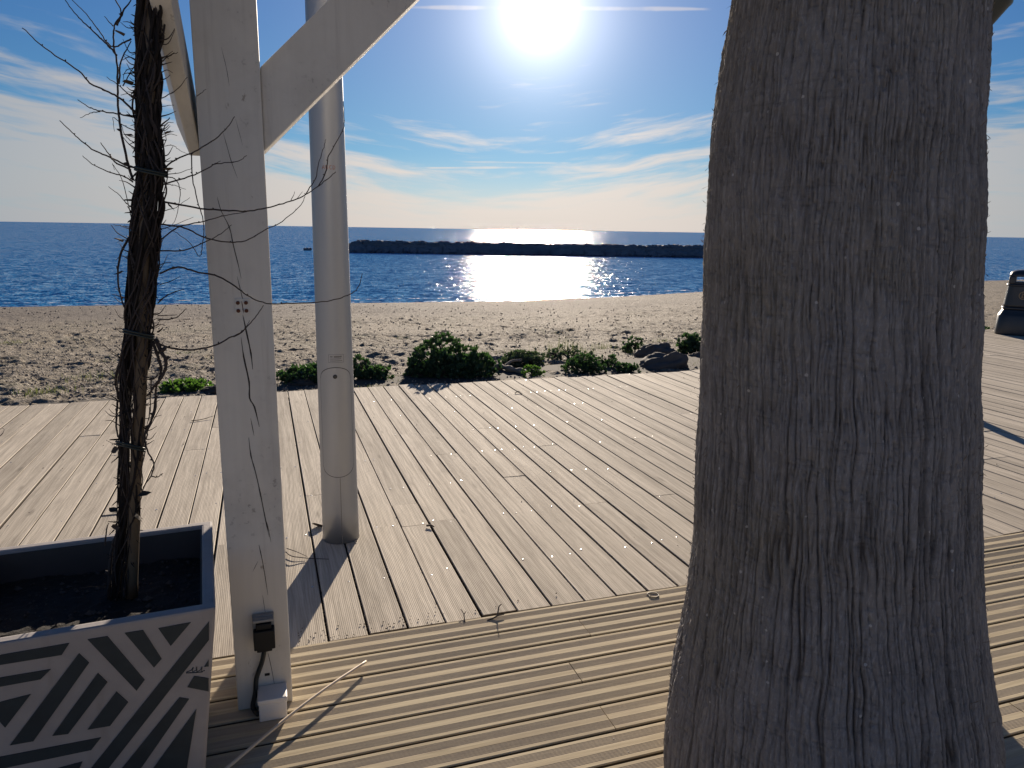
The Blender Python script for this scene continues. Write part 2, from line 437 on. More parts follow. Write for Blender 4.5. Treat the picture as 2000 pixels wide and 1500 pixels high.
def leaf(name, c1, c2, tr=0.35):
    m, t = mat(name)
    n = t.noise(t.obj, 13, 3)
    c = t.mix(n, c1, c2)
    t.put(t.b.inputs['Base Color'], c); t.b.inputs['Roughness'].default_value = 0.5
    tl = t.new('ShaderNodeBsdfTranslucent'); t.put(tl.inputs[0], t.mix(1.0, c, (1.5, 1.9, 0.8), 'MULTIPLY'))
    mx = t.new('ShaderNodeMixShader'); mx.inputs[0].default_value = tr
    t.l.new(t.b.outputs[0], mx.inputs[1]); t.l.new(tl.outputs[0], mx.inputs[2]); t.l.new(mx.outputs[0], t.out.inputs[0])
    return m
M['leaf'] = leaf('fleshy_green_leaf', (0.024, 0.050, 0.028), (0.058, 0.10, 0.048), 0.25)
M['leaf_lime'] = leaf('lime_green_leaf', (0.045, 0.088, 0.026), (0.09, 0.145, 0.042), 0.35)
M['leaf_grey'] = leaf('dusty_grey_green_leaf', (0.045, 0.065, 0.05), (0.085, 0.11, 0.08), 0.2)
M['grass'] = leaf('dry_beach_grass', (0.06, 0.075, 0.035), (0.16, 0.145, 0.08), 0.3)

def sand():
    m, t = mat('coarse_beach_sand')
    p = t.obj
    at = t.new('ShaderNodeAttribute', attribute_name='shore')
    a = t.noise(p, 1.1, 5, 0.6); f = t.noise(p, 45, 4, 0.7); g = t.noise(p, 9, 4, 0.65)
    c = t.mix(f, (0.145, 0.121, 0.092), (0.295, 0.254, 0.196))
    veg = t.noise(t.mapping(p, loc=(5, 2, 0)), 0.7, 6, 0.7)
    c = t.mix(t.math('MULTIPLY', t.ramp(a, 0.42, 0.7), 0.5), c, (0.235, 0.188, 0.138))
    c = t.mix(t.math('MULTIPLY', t.ramp(g, 0.55, 0.75), 0.5), c, (0.13, 0.105, 0.08))
    c = t.mix(t.math('MULTIPLY', t.ramp(veg, 0.5, 0.68), 0.55), c, t.mix(g, (0.085, 0.085, 0.05), (0.17, 0.16, 0.10)))
    vo = t.new('ShaderNodeTexVoronoi', feature='F1'); t.put(vo.inputs['Vector'], p); vo.inputs['Scale'].default_value = 38.0
    pb = t.mix(t.sep(vo.outputs['Color'])[0], (0.07, 0.06, 0.055), (0.50, 0.45, 0.39))
    c = t.mix(t.math('MULTIPLY', t.ramp(t.sep(vo.outputs['Color'])[1], 0.6, 0.7), 0.6), c, pb)
    peb = t.math('MULTIPLY', at.outputs['Fac'], t.math('ADD', 0.45, t.math('MULTIPLY', a, 0.9)))
    c = t.mix(peb, c, t.mix(f, (0.07, 0.06, 0.055), (0.22, 0.19, 0.17)))
    t.put(t.b.inputs['Base Color'], c); t.b.inputs['Roughness'].default_value = 0.9
    t.b.inputs['Specular IOR Level'].default_value = 0.2
    bump(t, t.math('ADD', t.math('MULTIPLY', g, 1.5), t.math('ADD', f, t.math('MULTIPLY', vo.outputs['Distance'], 0.8))), 0.9, 0.03)
    return m
M['sand'] = sand()
def water():
    m, t = mat('sea_water')
    geo = t.new('ShaderNodeNewGeometry'); P = geo.outputs['Position']
    big = t.noise(t.mapping(P, (0.05, 0.11, 1)), 1.0, 3)
    c = t.mix(big, (0.020, 0.29, 0.60), (0.028, 0.35, 0.68))
    t.put(t.b.inputs['Base Color'], c); t.b.inputs['Roughness'].default_value = 0.10
    t.b.inputs['IOR'].default_value = 1.33
    def nz(scale, mp, amp, det=2, seed=0.0):
        n = t.noise(t.mapping(P, mp, loc=(seed, seed, 0)), scale, det, 0.6, out=1)
        v = t.vmath('SUBTRACT', n, (0.5, 0.5, 0.5)); return t.vmath('MULTIPLY', v, (amp * 0.85, amp, 0.0))
    s = t.vmath('ADD', nz(1.1, (0.7, 1.3, 1), 0.50), nz(4.2, (0.8, 1.3, 1), 0.85, 2, 7.0))
    s = t.vmath('ADD', s, nz(13.0, (1, 1.2, 1), 0.85, 1, 3.0))
    rare = t.ramp(t.noise(t.mapping(P, (0.8, 1.2, 1), loc=(11, 3, 0)), 5.0, 2), 0.56, 0.70)
    s = t.vmath('ADD', s, t.vmath('SCALE', nz(13.0, (1, 1.2, 1), 2.4, 1, 5.0), scale=rare))
    gust = t.math('ADD', 0.62, t.math('MULTIPLY', t.noise(t.mapping(P, (0.02, 0.09, 1)), 1.0, 3), 0.75))
    s = t.vmath('SCALE', s, scale=gust)
    N = t.vmath('NORMALIZE', t.vmath('ADD', s, (0, -0.19, 1)))     # wave fronts lean towards the shore
    t.l.new(N, t.b.inputs['Normal'])
    return m
M['water'] = water()
def foam():
    m, t = mat('shore_foam')
    n = t.noise(t.obj, 3.0, 5, 0.7)
    t.b.inputs['Base Color'].default_value = (0.75, 0.77, 0.78, 1); t.b.inputs['Roughness'].default_value = 0.6
    t.put(t.b.inputs['Alpha'], t.ramp(n, 0.50, 0.66)); return m
M['foam'] = foam()
M['paving'] = simple('pale_promenade_paving', (0.42, 0.38, 0.33), 0.85, vary=0.15, scale=3)

# ------------------------------------------------------------------ the sea, land and beach
SHX = np.array([-90, -40, -17.1, -12.7, -5.8, 0, 4.4, 9.1, 30.4, 34.8, 80, 140.]); SHY = np.array([14, 17.5, 24.5, 26.0, 27.7, 29.4, 32.0, 35.6, 48.1, 50.6, 70, 95.])
def shore_y(x): return np.interp(x, SHX, SHY)
WZ = -1.2
def deck_edge(u): return 7.43 + np.clip(u - 5.5, 0, 20) * 0.32
sea = link_mesh('sea', np_mesh('sea', [(-40000, -2000, WZ), (40000, -2000, WZ), (40000, 50000, WZ), (-40000, 50000, WZ)], [(0, 1, 2, 3)]), M['water'])
sea['kind'] = 'structure'
pv = MB(); pv.hexa([W(-160, -160, -0.9), W(160, -160, -0.9), W(160, 7.0, -0.9), W(-160, 7.0, -0.9), W(-160, -160, -0.3), W(160, -160, -0.3), W(160, 7.0, -0.3), W(-160, 7.0, -0.3)])
tag(pv.build('promenade_ground', M['paving']), kind='structure')

def build_beach():
    az = np.radians(np.concatenate([np.linspace(-78, -37, 70), np.linspace(-36.8, 38, 860), np.linspace(38.4, 78, 70)]))
    d = 6.2 * (110 / 6.2) ** np.linspace(0, 1, 560)
    A, D = np.meshgrid(az, d); X = D * np.sin(A); Y = D * np.cos(A)
    u = X * UD[0] + Y * UD[1]; v = X * VD[0] + Y * VD[1]
    ed = deck_edge(u); sy = shore_y(X)
    y0 = (7.43 - X * VD[0]) / VD[1]
    t = (Y - y0) / np.maximum(sy - y0, 2.0)
    Z = -0.05 + (WZ + 0.05) * np.clip(t, 0, 2.0)
    Z = Z - 0.05 * np.sin(np.clip(t, 0, 1) * math.pi)
    amp = np.clip((1.03 - t) / 0.12, 0.0, 1.0)
    near = np.clip(1.25 - t, 0.25, 1)
    n = perlin(X / 0.9, Y / 0.9, 1) * 0.022 + perlin(X / 0.36, Y / 0.36, 2) * 0.028 + perlin(X / 0.14, Y / 0.13, 3) * 0.023 + perlin(X / 0.075, Y / 0.08, 4) * 0.012
    pits = np.minimum(perlin(X / 0.27 + 9, Y / 0.24, 5), 0) * 0.04
    calm = 0.45 + 0.75 * np.clip(0.5 + 1.1 * perlin(X / 3.1, Y / 2.2, 15), 0, 1)      # smoother and rougher patches
    Z = Z + (n + pits) * amp * near * calm
    rf = random.Random(77)
    for (x0, y0_, hd, cnt) in ((-6.5, 9.5, 0.55, 16), (-3.0, 20.0, -1.25, 14), (1.5, 10.5, 1.25, 13), (-9.0, 14.0, 1.45, 18), (4.0, 13.0, 2.3, 12)):
        for k_ in range(cnt):                                    # trails of footprints
            hd += rf.gauss(0, 0.05); x0 += 0.62 * math.cos(hd); y0_ += 0.62 * math.sin(hd); sd_ = 0.11 * (1 if k_ % 2 else -1)
            fx_, fy_ = x0 - sd_ * math.sin(hd), y0_ + sd_ * math.cos(hd)
            sel = (np.abs(X - fx_) < 0.4) & (np.abs(Y - fy_) < 0.4)
            a_ = (X[sel] - fx_) * math.cos(hd) + (Y[sel] - fy_) * math.sin(hd); b_ = -(X[sel] - fx_) * math.sin(hd) + (Y[sel] - fy_) * math.cos(hd)
            q_ = (a_ / 0.16) ** 2 + (b_ / 0.075) ** 2
            Z[sel] += -0.055 * np.exp(-q_ ** 1.5) + 0.022 * np.exp(-((np.sqrt(q_) - 1.35) / 0.3) ** 2)
    # sand heaped against the planks here and there
    ridge = np.exp(-((v - ed - 0.1) / 0.28) ** 2) * 0.05 * perlin(u / 0.8, v / 0.8 + 3.3, 8)
    Z = Z + ridge
    under = np.clip((ed - 0.06 - v) / 0.05, 0, 1)
    Z = Z * (1 - under) + np.minimum(Z, -0.22) * under
    nr, nc = X.shape
    me = np_mesh('beach', np.stack([X, Y, Z], -1).reshape(-1, 3), grid_faces(nr, nc)[:, ::-1], True)
    a = me.attributes.new('shore', 'FLOAT', 'POINT')
    sh = np.clip((t - 0.50 + 0.05 * perlin(X / 2.5, Y / 1.2, 14)) / 0.25, 0, 1) * np.clip(0.75 - 0.035 * X, 0.2, 1)
    sh = np.maximum(sh, np.clip((t - 0.955) / 0.03, 0, 1))
    a.data.foreach_set('value', sh.astype(np.float32).ravel())
    o = link_mesh('beach', me, M['sand']); o['kind'] = 'structure'
    return o
build_beach()
def sand_z(x, y):
    y0 = (7.43 - x * VD[0]) / VD[1]; t = (y - y0) / (float(shore_y(x)) - y0); t = max(t, 0)
    return -0.05 + (WZ + 0.05) * t - 0.05 * math.sin(min(t, 1) * math.pi)
def on_sand(x, y):
    z = -0.2
    for _ in range(12):
        P = on_z(x, y, z); z = sand_z(P[0], P[1])
    return P

# foam line along the water's edge
fx = np.linspace(-45, 70, 240); fy = shore_y(fx)
wob = perlin(fx / 3.1, fx * 0, 11) * 0.25
Vf = np.concatenate([np.stack([fx, fy - 0.12 + wob, np.full_like(fx, WZ + 0.02)], -1), np.stack([fx, fy + 0.25 + wob + 0.18 * perlin(fx / 1.3, fx * 0 + 4, 12), np.full_like(fx, WZ + 0.012)], -1)])
Ff = grid_faces(2, len(fx))
V2 = np.concatenate([np.stack([fx, fy + 1.3 + 0.5 * perlin(fx / 6.0, fx * 0 + 8, 13) + 0.15 * perlin(fx / 1.1, fx * 0, 14), np.full_like(fx, WZ + 0.012)], -1), np.stack([fx, fy + 1.55 + 0.5 * perlin(fx / 6.0, fx * 0 + 8, 13) + 0.3 * perlin(fx / 0.9, fx * 0 + 3, 15), np.full_like(fx, WZ + 0.012)], -1)])
tag(link_mesh('shore_foam', np_mesh('shore_foam', np.concatenate([Vf, V2]), np.concatenate([Ff, Ff + len(Vf)])), M['foam']), kind='structure')

# ------------------------------------------------------------------ grey boardwalk
def plank_mesh(name, L, prof, cupz=0.0):
    """closed cross-section prof [(y,z)...] counter-clockwise seen from +x, extruded along x, centred"""
    n = len(prof); V = [(-L / 2, y, z) for y, z in prof] + [(L / 2, y, z) for y, z in prof]
    F = [(i, (i + 1) % n, n + (i + 1) % n, n + i) for i in range(n)] + [tuple(reversed(range(n))), tuple(range(n, 2 * n))]
    me = bpy.data.meshes.new(name); me.from_pydata(V, [], [tuple(reversed(f)) for f in F]); me.update()
    return me
def ribbed_profile(wd, th, pitch, depth, zones):
    pts = [(-wd / 2, -th), (wd / 2, -th), (wd / 2, -0.003), (wd / 2 - 0.003, 0.0)]
    top = []
    for a, b in zones:
        k = max(1, int(round((b - a) / pitch))); p = (b - a) / k
        for i in range(k):
            y = a + i * p
            top += [(y + p * 0.08, 0.0), (y + p * 0.30, -depth), (y + p * 0.70, -depth), (y + p * 0.92, 0.0)]
    pts += [(y, z) for y, z in reversed(top)]
    pts += [(-wd / 2 + 0.003, 0.0), (-wd / 2, -0.003)]
    return pts
GP, GW = 0.1575, 0.1497
PROF_G = ribbed_profile(GW, 0.028, 0.0078, 0.0006, [(-GW / 2 + 0.006, GW / 2 - 0.006)])
PROF_WORN = ribbed_profile(GW, 0.028, 0.0078, 0.0002, [(-GW / 2 + 0.006, GW / 2 - 0.006)])
boardwalk = MB(); boardwalk.hexa([W(-5.2, 2.72, -0.2), W(13.6, 2.72, -0.2), W(13.6, 9.9, -0.2), W(-5.2, 7.40, -0.2),
                                 W(-5.2, 2.72, -0.075), W(13.6, 2.72, -0.075), W(13.6, 9.9, -0.075), W(-5.2, 7.40, -0.075)])
# the slab's far edge follows the planks
boardwalk.v[2:4] = [tuple(W(13.6, 9.9, -0.2)), tuple(W(-5.2, 7.38, -0.2))]; boardwalk.v[6:8] = [tuple(W(13.6, 9.9, -0.075)), tuple(W(-5.2, 7.38, -0.075))]
boardwalk = boardwalk.build('boardwalk', M['joist']); boardwalk['kind'] = 'structure'
JOIST = [2.79 + 0.6 * k - 0.2 for k in range(0, 13)]
rp = random.Random(11)
screws = MB()
def dome(mb, P, r, h):
    n = 6; V = [P + np.array([r * math.cos(2 * math.pi * k / n), r * math.sin(2 * math.pi * k / n), 0]) for k in range(n)]
    V += [P + np.array([0.6 * r * math.cos(2 * math.pi * k / n), 0.6 * r * math.sin(2 * math.pi * k / n), h * 0.75]) for k in range(n)] + [P + np.array([0, 0, h])]
    F = [(k, (k + 1) % n, n + (k + 1) % n, n + k) for k in range(n)] + [(n + k, n + (k + 1) % n, 2 * n) for k in range(n)]
    mb.add(V, F, True)
count = 0; k0, k1 = -29, 80
for k in range(k0, k1):
    uc = 0.175 + GP * k + GP / 2
    v0 = 2.715 + rp.uniform(-0.004, 0.01); v1 = float(deck_edge(uc)) + rp.uniform(-0.03, 0.02)
    cuts = []
    if k == 3: cuts = [3.76, 4.09]
    else:
        js = [j for j in JOIST if v0 + 0.9 < j < v1 - 0.9]
        r0 = rp.random()
        if js and r0 < 0.88:
            a = rp.choice(js); cuts = [a]
            far = [j for j in js if abs(j - a) > 2.2]
            if far and rp.random() < 0.35: cuts.append(rp.choice(far))
    ends = [v0] + sorted(cuts) + [v1]
    if uc > 10.2 and k % 1 == 0 and len(ends) > 2: ends = [v0, v1]
    for a, b in zip(ends[:-1], ends[1:]):
        L = b - a - 0.004
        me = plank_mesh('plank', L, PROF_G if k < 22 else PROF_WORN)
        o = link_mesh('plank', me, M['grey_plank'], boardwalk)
        c = W(uc + rp.gauss(0, 0.0011), (a + b) / 2, -0.0015 + rp.gauss(0, 0.0012))
        o.location = c; o.rotation_euler = (rp.gauss(0, 0.005), rp.gauss(0, 0.0006), ROTZ + math.pi / 2 + rp.gauss(0, 0.0004))
        count += 1
    for j in JOIST:
        if v0 + 0.03 < j < v1 - 0.03:
            for s in (-1, 1):
                if rp.random() < 0.48:
                    P = W(uc + s * 0.047 + rp.gauss(0, 0.006), j + rp.gauss(0, 0.014), -0.0008 + rp.gauss(0, 0.0004))
                    dome(screws, P, rp.uniform(0.0040, 0.0058), rp.choice([0.0003, 0.0004, 0.0006, 0.0016]))
sc_ = screws.build('screw_head', M['screw'], boardwalk, world_verts=True); sc_['kind'] = 'stuff'

# ------------------------------------------------------------------ ribbed terrace deck
WP, WW = 0.1365, 0.1262
PROF_W = ribbed_profile(WW, 0.028, 0.0052, 0.0007, ZONES)
TZ = 0.006
td = MB(); td.hexa([W(-4.6, -2.4, -0.2), W(8, -2.4, -0.2), W(8, 2.70, -0.2), W(-4.6, 2.70, -0.2), W(-4.6, -2.4, -0.06), W(8, -2.4, -0.06), W(8, 2.70, -0.06), W(-4.6, 2.70, -0.06)])
terrace = td.build('terrace_deck', M['joist']); terrace['kind'] = 'structure'
rp = random.Random(5); scr2 = MB()
BOL = [-3.95, -2.73, -1.5, -0.3, 1.0, 2.2, 3.45, 4.7, 5.9]
for k in range(36):
    vc = 2.706 - WP * (k + 0.5)
    if k == 1: cuts = [-2.6, 1.18, 4.7]
    elif k == 3: cuts = [-3.2, 1.02, 4.2]
    elif k == 5: cuts = [-1.9, 1.02, 5.0]
    else:
        c0 = rp.choice([-3.9, -3.1, -2.4, -1.8]) ; cuts = [c0 + 3.6 * i + rp.choice([0, 0.6]) for i in range(3)]
        cuts = [c if abs(c - 0.4) > 0.9 else c + 1.9 for c in cuts]
    ends = [-4.5] + [c for c in sorted(cuts) if -4.2 < c < 7.6] + [7.9]
    for a, b in zip(ends[:-1], ends[1:]):
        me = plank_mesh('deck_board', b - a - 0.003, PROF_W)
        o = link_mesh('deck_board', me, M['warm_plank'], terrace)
        o.location = W((a + b) / 2, vc + rp.gauss(0, 0.0008), TZ + rp.gauss(0, 0.0008)); o.rotation_euler = (rp.gauss(0, 0.003), 0, ROTZ + rp.gauss(0, 0.0003))
    for bu in BOL:
        for s in (-1, 1):
            dome(scr2, W(bu + rp.gauss(0, 0.012), vc + s * 0.035, TZ - 0.0012), 0.004, 0.0012)
M['screw_dark'] = simple('dull_screw', (0.06, 0.05, 0.045), 0.6, 0.5)
s2 = scr2.build('screw_head', M['screw_dark'], terrace, world_verts=True); s2['kind'] = 'stuff'

# ------------------------------------------------------------------ pergola
pergola = empty('pergola', W(1.2, 2.44, 0), ROTZ)
tag(pergola, 'white painted timber pergola frame with cracked square post and diagonal braces', 'pergola')
AX = (UD, VD, np.array([0, 0, 1.0]))
def pbox(mb, u0, u1, v0, v1, z0, z1): mb.hexa([W(u0, v0, z0), W(u1, v0, z0), W(u1, v1, z0), W(u0, v1, z0), W(u0, v0, z1), W(u1, v0, z1), W(u1, v1, z1), W(u0, v1, z1)])
PV0, PU0, PU1 = 2.355, -0.152, 0.0235
posts = []
for du in (0.0, 2.55):
    mb = MB(); pbox(mb, PU0 + du, PU1 + du, PV0, PV0 + 0.175, TZ + 0.001, 2.72)
    po = mb.build('post', M['paint'], pergola, world_verts=True, bevel=0.004); posts.append(po)
mb = MB(); pbox(mb, -0.6, 3.2, PV0 + 0.02, PV0 + 0.16, 2.722, 2.92); mb.build('beam', M['paint'], pergola, world_verts=True, bevel=0.004)
mb = MB(); pbox(mb, -0.235, -0.155, -1.6, PV0 + 0.5, 2.45, 2.65); mb.build('beam', M['paint'], pergola, world_verts=True, bevel=0.004)
for s, ub in ((1, PU1 + 0.0005), (-1, PU0 + 2.55 - 0.0005)):
    mb = MB(); T = 0.655
    q = [(0, 1.815), (T, 1.815 + T), (T, 2.047 + T), (0, 2.047)]
    P = [W(ub + s * a, PV0 + 0.022, z) for a, z in q]
    mb.prism(P, VD, 0.13); mb.build('brace', M['paint'], pergola, world_verts=True, bevel=0.004)
# the brace that climbs towards the viewer, bolted to the left of the post
mb = MB()
a0 = W(-0.1565, 2.47, 1.80); dirb = W(-0.05, -0.62, 0.70)
n_side = UD * 1.0; n_up = np.cross(n_side, dirb); n_up /= np.linalg.norm(n_up); n_up *= (1 if n_up[2] > 0 else -1)
tb = 0.07; hb = 0.15
lo = [a0 - n_side * 0.03, a0, a0 + n_up * hb, a0 + n_up * hb - n_side * tb]
hi = [a0 + dirb - n_side * tb, a0 + dirb, a0 + dirb + n_up * hb, a0 + dirb + n_up * hb - n_side * tb]
mb.hexa(lo + hi); mb.build('brace', M['paint'], pergola, world_verts=True, bevel=0.004)
# cracks in the front face of the near post
def px_strip(poly, wid, v, proud):
    P = [on_v(x, y, v) for x, y in poly]; P = smooth_path(P, 3)
    m = MB(); V = []; n = len(P)
    for i, p in enumerate(P):
        f = min(i, n - 1 - i) / max(1, n * 0.25); wv = wid * min(1, 0.25 + f) * random.uniform(0.6, 1.25)
        V += [p - UD * wv / 2 - VD * proud, p + UD * wv / 2 - VD * proud, p - VD * proud * 0.2 + UD * 0]
    F = []
    for i in range(n - 1):
        F.append((3 * i, 3 * i + 1, 3 * i + 4, 3 * i + 3))
    m.add(V, F); return m
z2 = lambda L: [(x / 2.857, 550 + y / 2.857) for x, y in L]
z3 = lambda L: [(x / 2.857, 980 + y / 2.857) for x, y in L]
z1 = lambda L: [(x / 2.5, y / 2.5) for x, y in L]
CR = [(z1([(1080, 230), (1105, 330), (1120, 420)]), .0014), (z1([(1090, 650), (1110, 720), (1130, 790), (1160, 870)]), .0018), (z1([(1150, 580), (1185, 710)]), .001),
      (z1([(1060, 960), (1080, 1030), (1120, 1110), (1140, 1200), (1165, 1300), (1178, 1360)]), .0028), (z1([(1158, 1350), (1175, 1420), (1190, 1480)]), .0022),
      (z2([(1355, 185), (1375, 280), (1400, 400), (1410, 490)]), .0042), (z2([(1345, 310), (1360, 420), (1390, 560), (1393, 650), (1420, 700), (1447, 810)]), .0044),
      (z2([(1398, 760), (1418, 860)]), .002), (z2([(1388, 870), (1400, 970), (1425, 1060), (1452, 1180), (1482, 1330), (1502, 1425)]), .0038),
      (z3([(1478, 90), (1495, 140), (1512, 225)]), .002), (z3([(1445, 240), (1470, 360), (1495, 520)]), .003), (z3([(1465, 520), (1482, 630)]), .002),
      (z3([(1490, 820), (1515, 930), (1535, 1040)]), .0016), (z3([(1410, 390), (1440, 330)]), .0015)]
for poly, wd in CR: px_strip(poly, wd, PV0, 0.0006).build('crack', M['crack'], posts[0], world_verts=True)
c0 = on_v(473, 599, PV0)
mb = MB(); mb.box(c0 - VD * 0.0012, (0.042, 0.0024, 0.048), AX); bp = mb.build('bolt_plate', M['paint'], posts[0], world_verts=True)
mb = MB()
for a in (-0.0115, 0.0115):
    for b in (-0.012, 0.012):
        q = c0 + UD * a + np.array([0, 0, b]) - VD * 0.0022
        mb.tube([q, q - VD * 0.004], 0.0058, 8, smooth=False)
mb.add(*(lambda t: (t.v, t.f))(px_strip([(472, 588), (474, 600), (476, 612)], 0.003, PV0 - 0.0026, 0.0004)))
mb.build('bolt', M['rust'], posts[0], world_verts=True)
mb = MB(); c1 = on_v(522, 1317, PV0); mb.box(c1 - VD * 0.0008, (0.016, 0.0016, 0.009), AX); mb.build('tag_plate', M['dark_plastic'], posts[0], world_verts=True)

# things fixed to the near post
def uvz(x, y, v): P = on_v(x, y, v); return P @ UD, P[2]
sk = empty('power_socket', W(-0.052, PV0, 0.30), ROTZ); tag(sk, 'grey outdoor power socket with black plug, screwed to the cracked white post', 'socket')
def lbox(mb, u0, u1, z0, z1, d0, d1): pbox(mb, u0, u1, PV0 - d1, PV0 - d0, z0, z1)
mb = MB(); lbox(mb, -0.090, -0.022, 0.262, 0.352, 0.0008, 0.022); mb.build('back_box', M['socket_grey'], sk, True, 0.003)
mb = MB(); lbox(mb, -0.088, -0.024, 0.340, 0.349, 0.0225, 0.046); lbox(mb, -0.088, -0.079, 0.30, 0.339, 0.0225, 0.034); mb.build('lid', M['socket_grey'], sk, True, 0.002)
mb = MB(); lbox(mb, -0.088, -0.022, 0.250, 0.316, 0.0228, 0.060); lbox(mb, -0.079, -0.031, 0.317, 0.337, 0.0228, 0.052); lbox(mb, -0.080, -0.032, 0.238, 0.2495, 0.0228, 0.052); mb.build('plug', M['dark_plastic'], sk, True, 0.003)
cb = smooth_path([on_v(518, 1262, PV0 - 0.04), on_v(512, 1292, PV0 - 0.025), on_v(501, 1325, PV0 - 0.016), on_v(499, 1352, PV0 - 0.016), W(-0.104, PV0 - 0.018, 0.03), W(-0.100, PV0 - 0.024, TZ + 0.008), W(-0.088, PV0 - 0.05, TZ + 0.008)], 6)
tag(MB().tube(cb, 0.0078, 8).build('power_cable', M['cable']), 'thick black cable hanging from the plug down the white post', 'cable')
jb = empty('junction_box', W(-0.037, PV0 - 0.045, TZ), ROTZ); tag(jb, 'small white plastic junction box standing at the foot of the white post', 'junction box')
mb = MB(); pbox(mb, -0.084, 0.0035, PV0 - 0.085, PV0 - 0.001, TZ + 0.001, 0.068); mb.build('box_body', M['white_plastic'], jb, True, 0.004)
mb = MB(); pbox(mb, -0.087, 0.0065, PV0 - 0.088, PV0 - 0.001, 0.069, 0.086); mb.build('box_lid', M['white_plastic'], jb, True, 0.004)

# ------------------------------------------------------------------ lamp mast
mast = empty('lamp_mast', W(0.322, 3.715, 0), ROTZ); tag(mast, 'silver grey tubular lamp mast with oval door, standing on the grey boardwalk', 'lamp mast')
mc = W(0.322, 3.715, 0)
def mast_r(z): return 0.0935 - 0.0062 * z
zs = np.linspace(0.0005, 5.5, 34)
mb = MB(); mb.tube([mc + [0, 0, z] for z in zs], [mast_r(z) for z in zs], 64); mb.build('tube', M['alu'], mast, True)
mcam = np.array([-mc[0], -mc[1]]); a_cam = math.atan2(mcam[1], mcam[0])
def on_mast(s, z, dr=0.0): r = mast_r(z) + dr; a = a_cam + s; return mc + np.array([r * math.cos(a), r * math.sin(a), z])
def mast_z(x, y): P = on_y(x, y, mc[1] - 0.09); return P[2]
zt, zb = mast_z(657, 719), mast_z(668, 932)
def door_poly(grow, n=20):
    hw = 0.93 + grow / 0.09; c = 0.075; pts = []
    for i in range(n + 1):
        t = math.pi * (i / n); pts.append((hw * math.cos(t), (zt + grow) - c * 0.75 * (1 - math.sin(t)) ** 1.0))
    for i in range(n + 1):
        t = math.pi * (1 - i / n); pts.append((hw * math.cos(t), (zb - grow) + c * 0.75 * (1 - math.sin(t))))
    return pts
def door_patch(grow, dr, name, m):
    n = 28; V = []; F = []
    hw = 0.93 + grow / 0.09
    rows = 14
    for i in range(n + 1):
        s = -hw + 2 * hw * i / n; e = 1 - math.sqrt(max(0, 1 - (s / hw) ** 2))
        top = zt + grow - 0.058 * e; bot = zb - grow + 0.058 * e
        for j in range(rows + 1): V.append(on_mast(s, bot + (top - bot) * j / rows, dr))
    for i in range(n):
        for j in range(rows):
            a = i * (rows + 1) + j; F.append((a, a + rows + 1, a + rows + 2, a + 1))
    b = len(V); W2 = [p - np.array([math.cos(math.atan2(p[1] - mc[1], p[0] - mc[0])), math.sin(math.atan2(p[1] - mc[1], p[0] - mc[0])), 0]) * (dr + 0.0005) for p in V]
    mbx = MB(); mbx.add(V, F, True)
    return mbx.build(name, m, mast, True)
door_patch(0.0032, 0.0006, 'door_gap', M['alu_dark'])
door = door_patch(0.0, 0.0018, 'door', M['alu'])
lz = mast_z(657, 736); q = on_mast(-0.02, lz, 0.0018); nn = (q - mc) * [1, 1, 0]; nn /= np.linalg.norm(nn)
mb = MB(); mb.tube([q, q + nn * 0.002], 0.0105, 14); mb.build('lock', M['alu_dark'], mast, True)
mb = MB(); V = [on_mast(0.06 + s, z, 0.0008) for z in np.linspace(0.004, zb - 0.006, 8) for s in (-0.018, 0.018)]
mb.add(V, [(2 * i, 2 * i + 1, 2 * i + 3, 2 * i + 2) for i in range(7)]); mb.build('weld_seam', simple('seam_grey', (0.2, 0.19, 0.18), 0.5), mast, True)
# maker's sticker: outline and three lines of print
zl0, zl1 = mast_z(660, 709), mast_z(660, 693)
mb = MB()
def mrect(mb, s0, s1, z0, z1, dr=0.0007):
    n = 5; V = [on_mast(s0 + (s1 - s0) * i / n, z, dr) for z in (z0, z1) for i in range(n + 1)]
    mb.add(V, [(i, i + 1, n + 2 + i, n + 1 + i) for i in range(n)])
S0, S1 = -0.36, 0.50; th = 0.0016
mrect(mb, S0, S1, zl1 - th, zl1); mrect(mb, S0, S1, zl0, zl0 + th); mrect(mb, S0, S0 + 0.018, zl0, zl1); mrect(mb, S1 - 0.018, S1, zl0, zl1)
hh = zl1 - zl0
for f0, f1, e0, e1 in ((.66, .80, -.26, -.12), (.62, .82, -.06, .38), (.42, .50, -.26, .34), (.18, .26, -.26, .40)): mrect(mb, e0, e1, zl0 + hh * f0, zl0 + hh * f1)
mb.build('sticker_print', M['print'], mast, True)
# handwritten orange letters, faint: A U C D
zc = mast_z(632, 326); ah = 0.018
strokes = {'A': [[(0, 0), (.4, 1), (.8, 0)], [(.2, .4), (.62, .4)]], 'U': [[(0, 1), (.05, .2), (.35, 0), (.65, .2), (.7, 1)]], 'C': [[(.7, .9), (.3, 1), (0, .5), (.3, 0), (.75, .1)]], 'D': [[(0, 0), (0, 1), (.5, .9), (.75, .5), (.5, .1), (0, 0)]]}
mb = MB()
for i, ch in enumerate('AUCD'):
    for st in strokes[ch]:
        P = [on_mast(-0.34 + i * 0.20 + x * 0.17, zc + (y - 0.5) * ah, 0.0006) for x, y in st]
        mb.tube(P, 0.0011, 4)
mb.build('handwriting', M['orange'], mast, True)

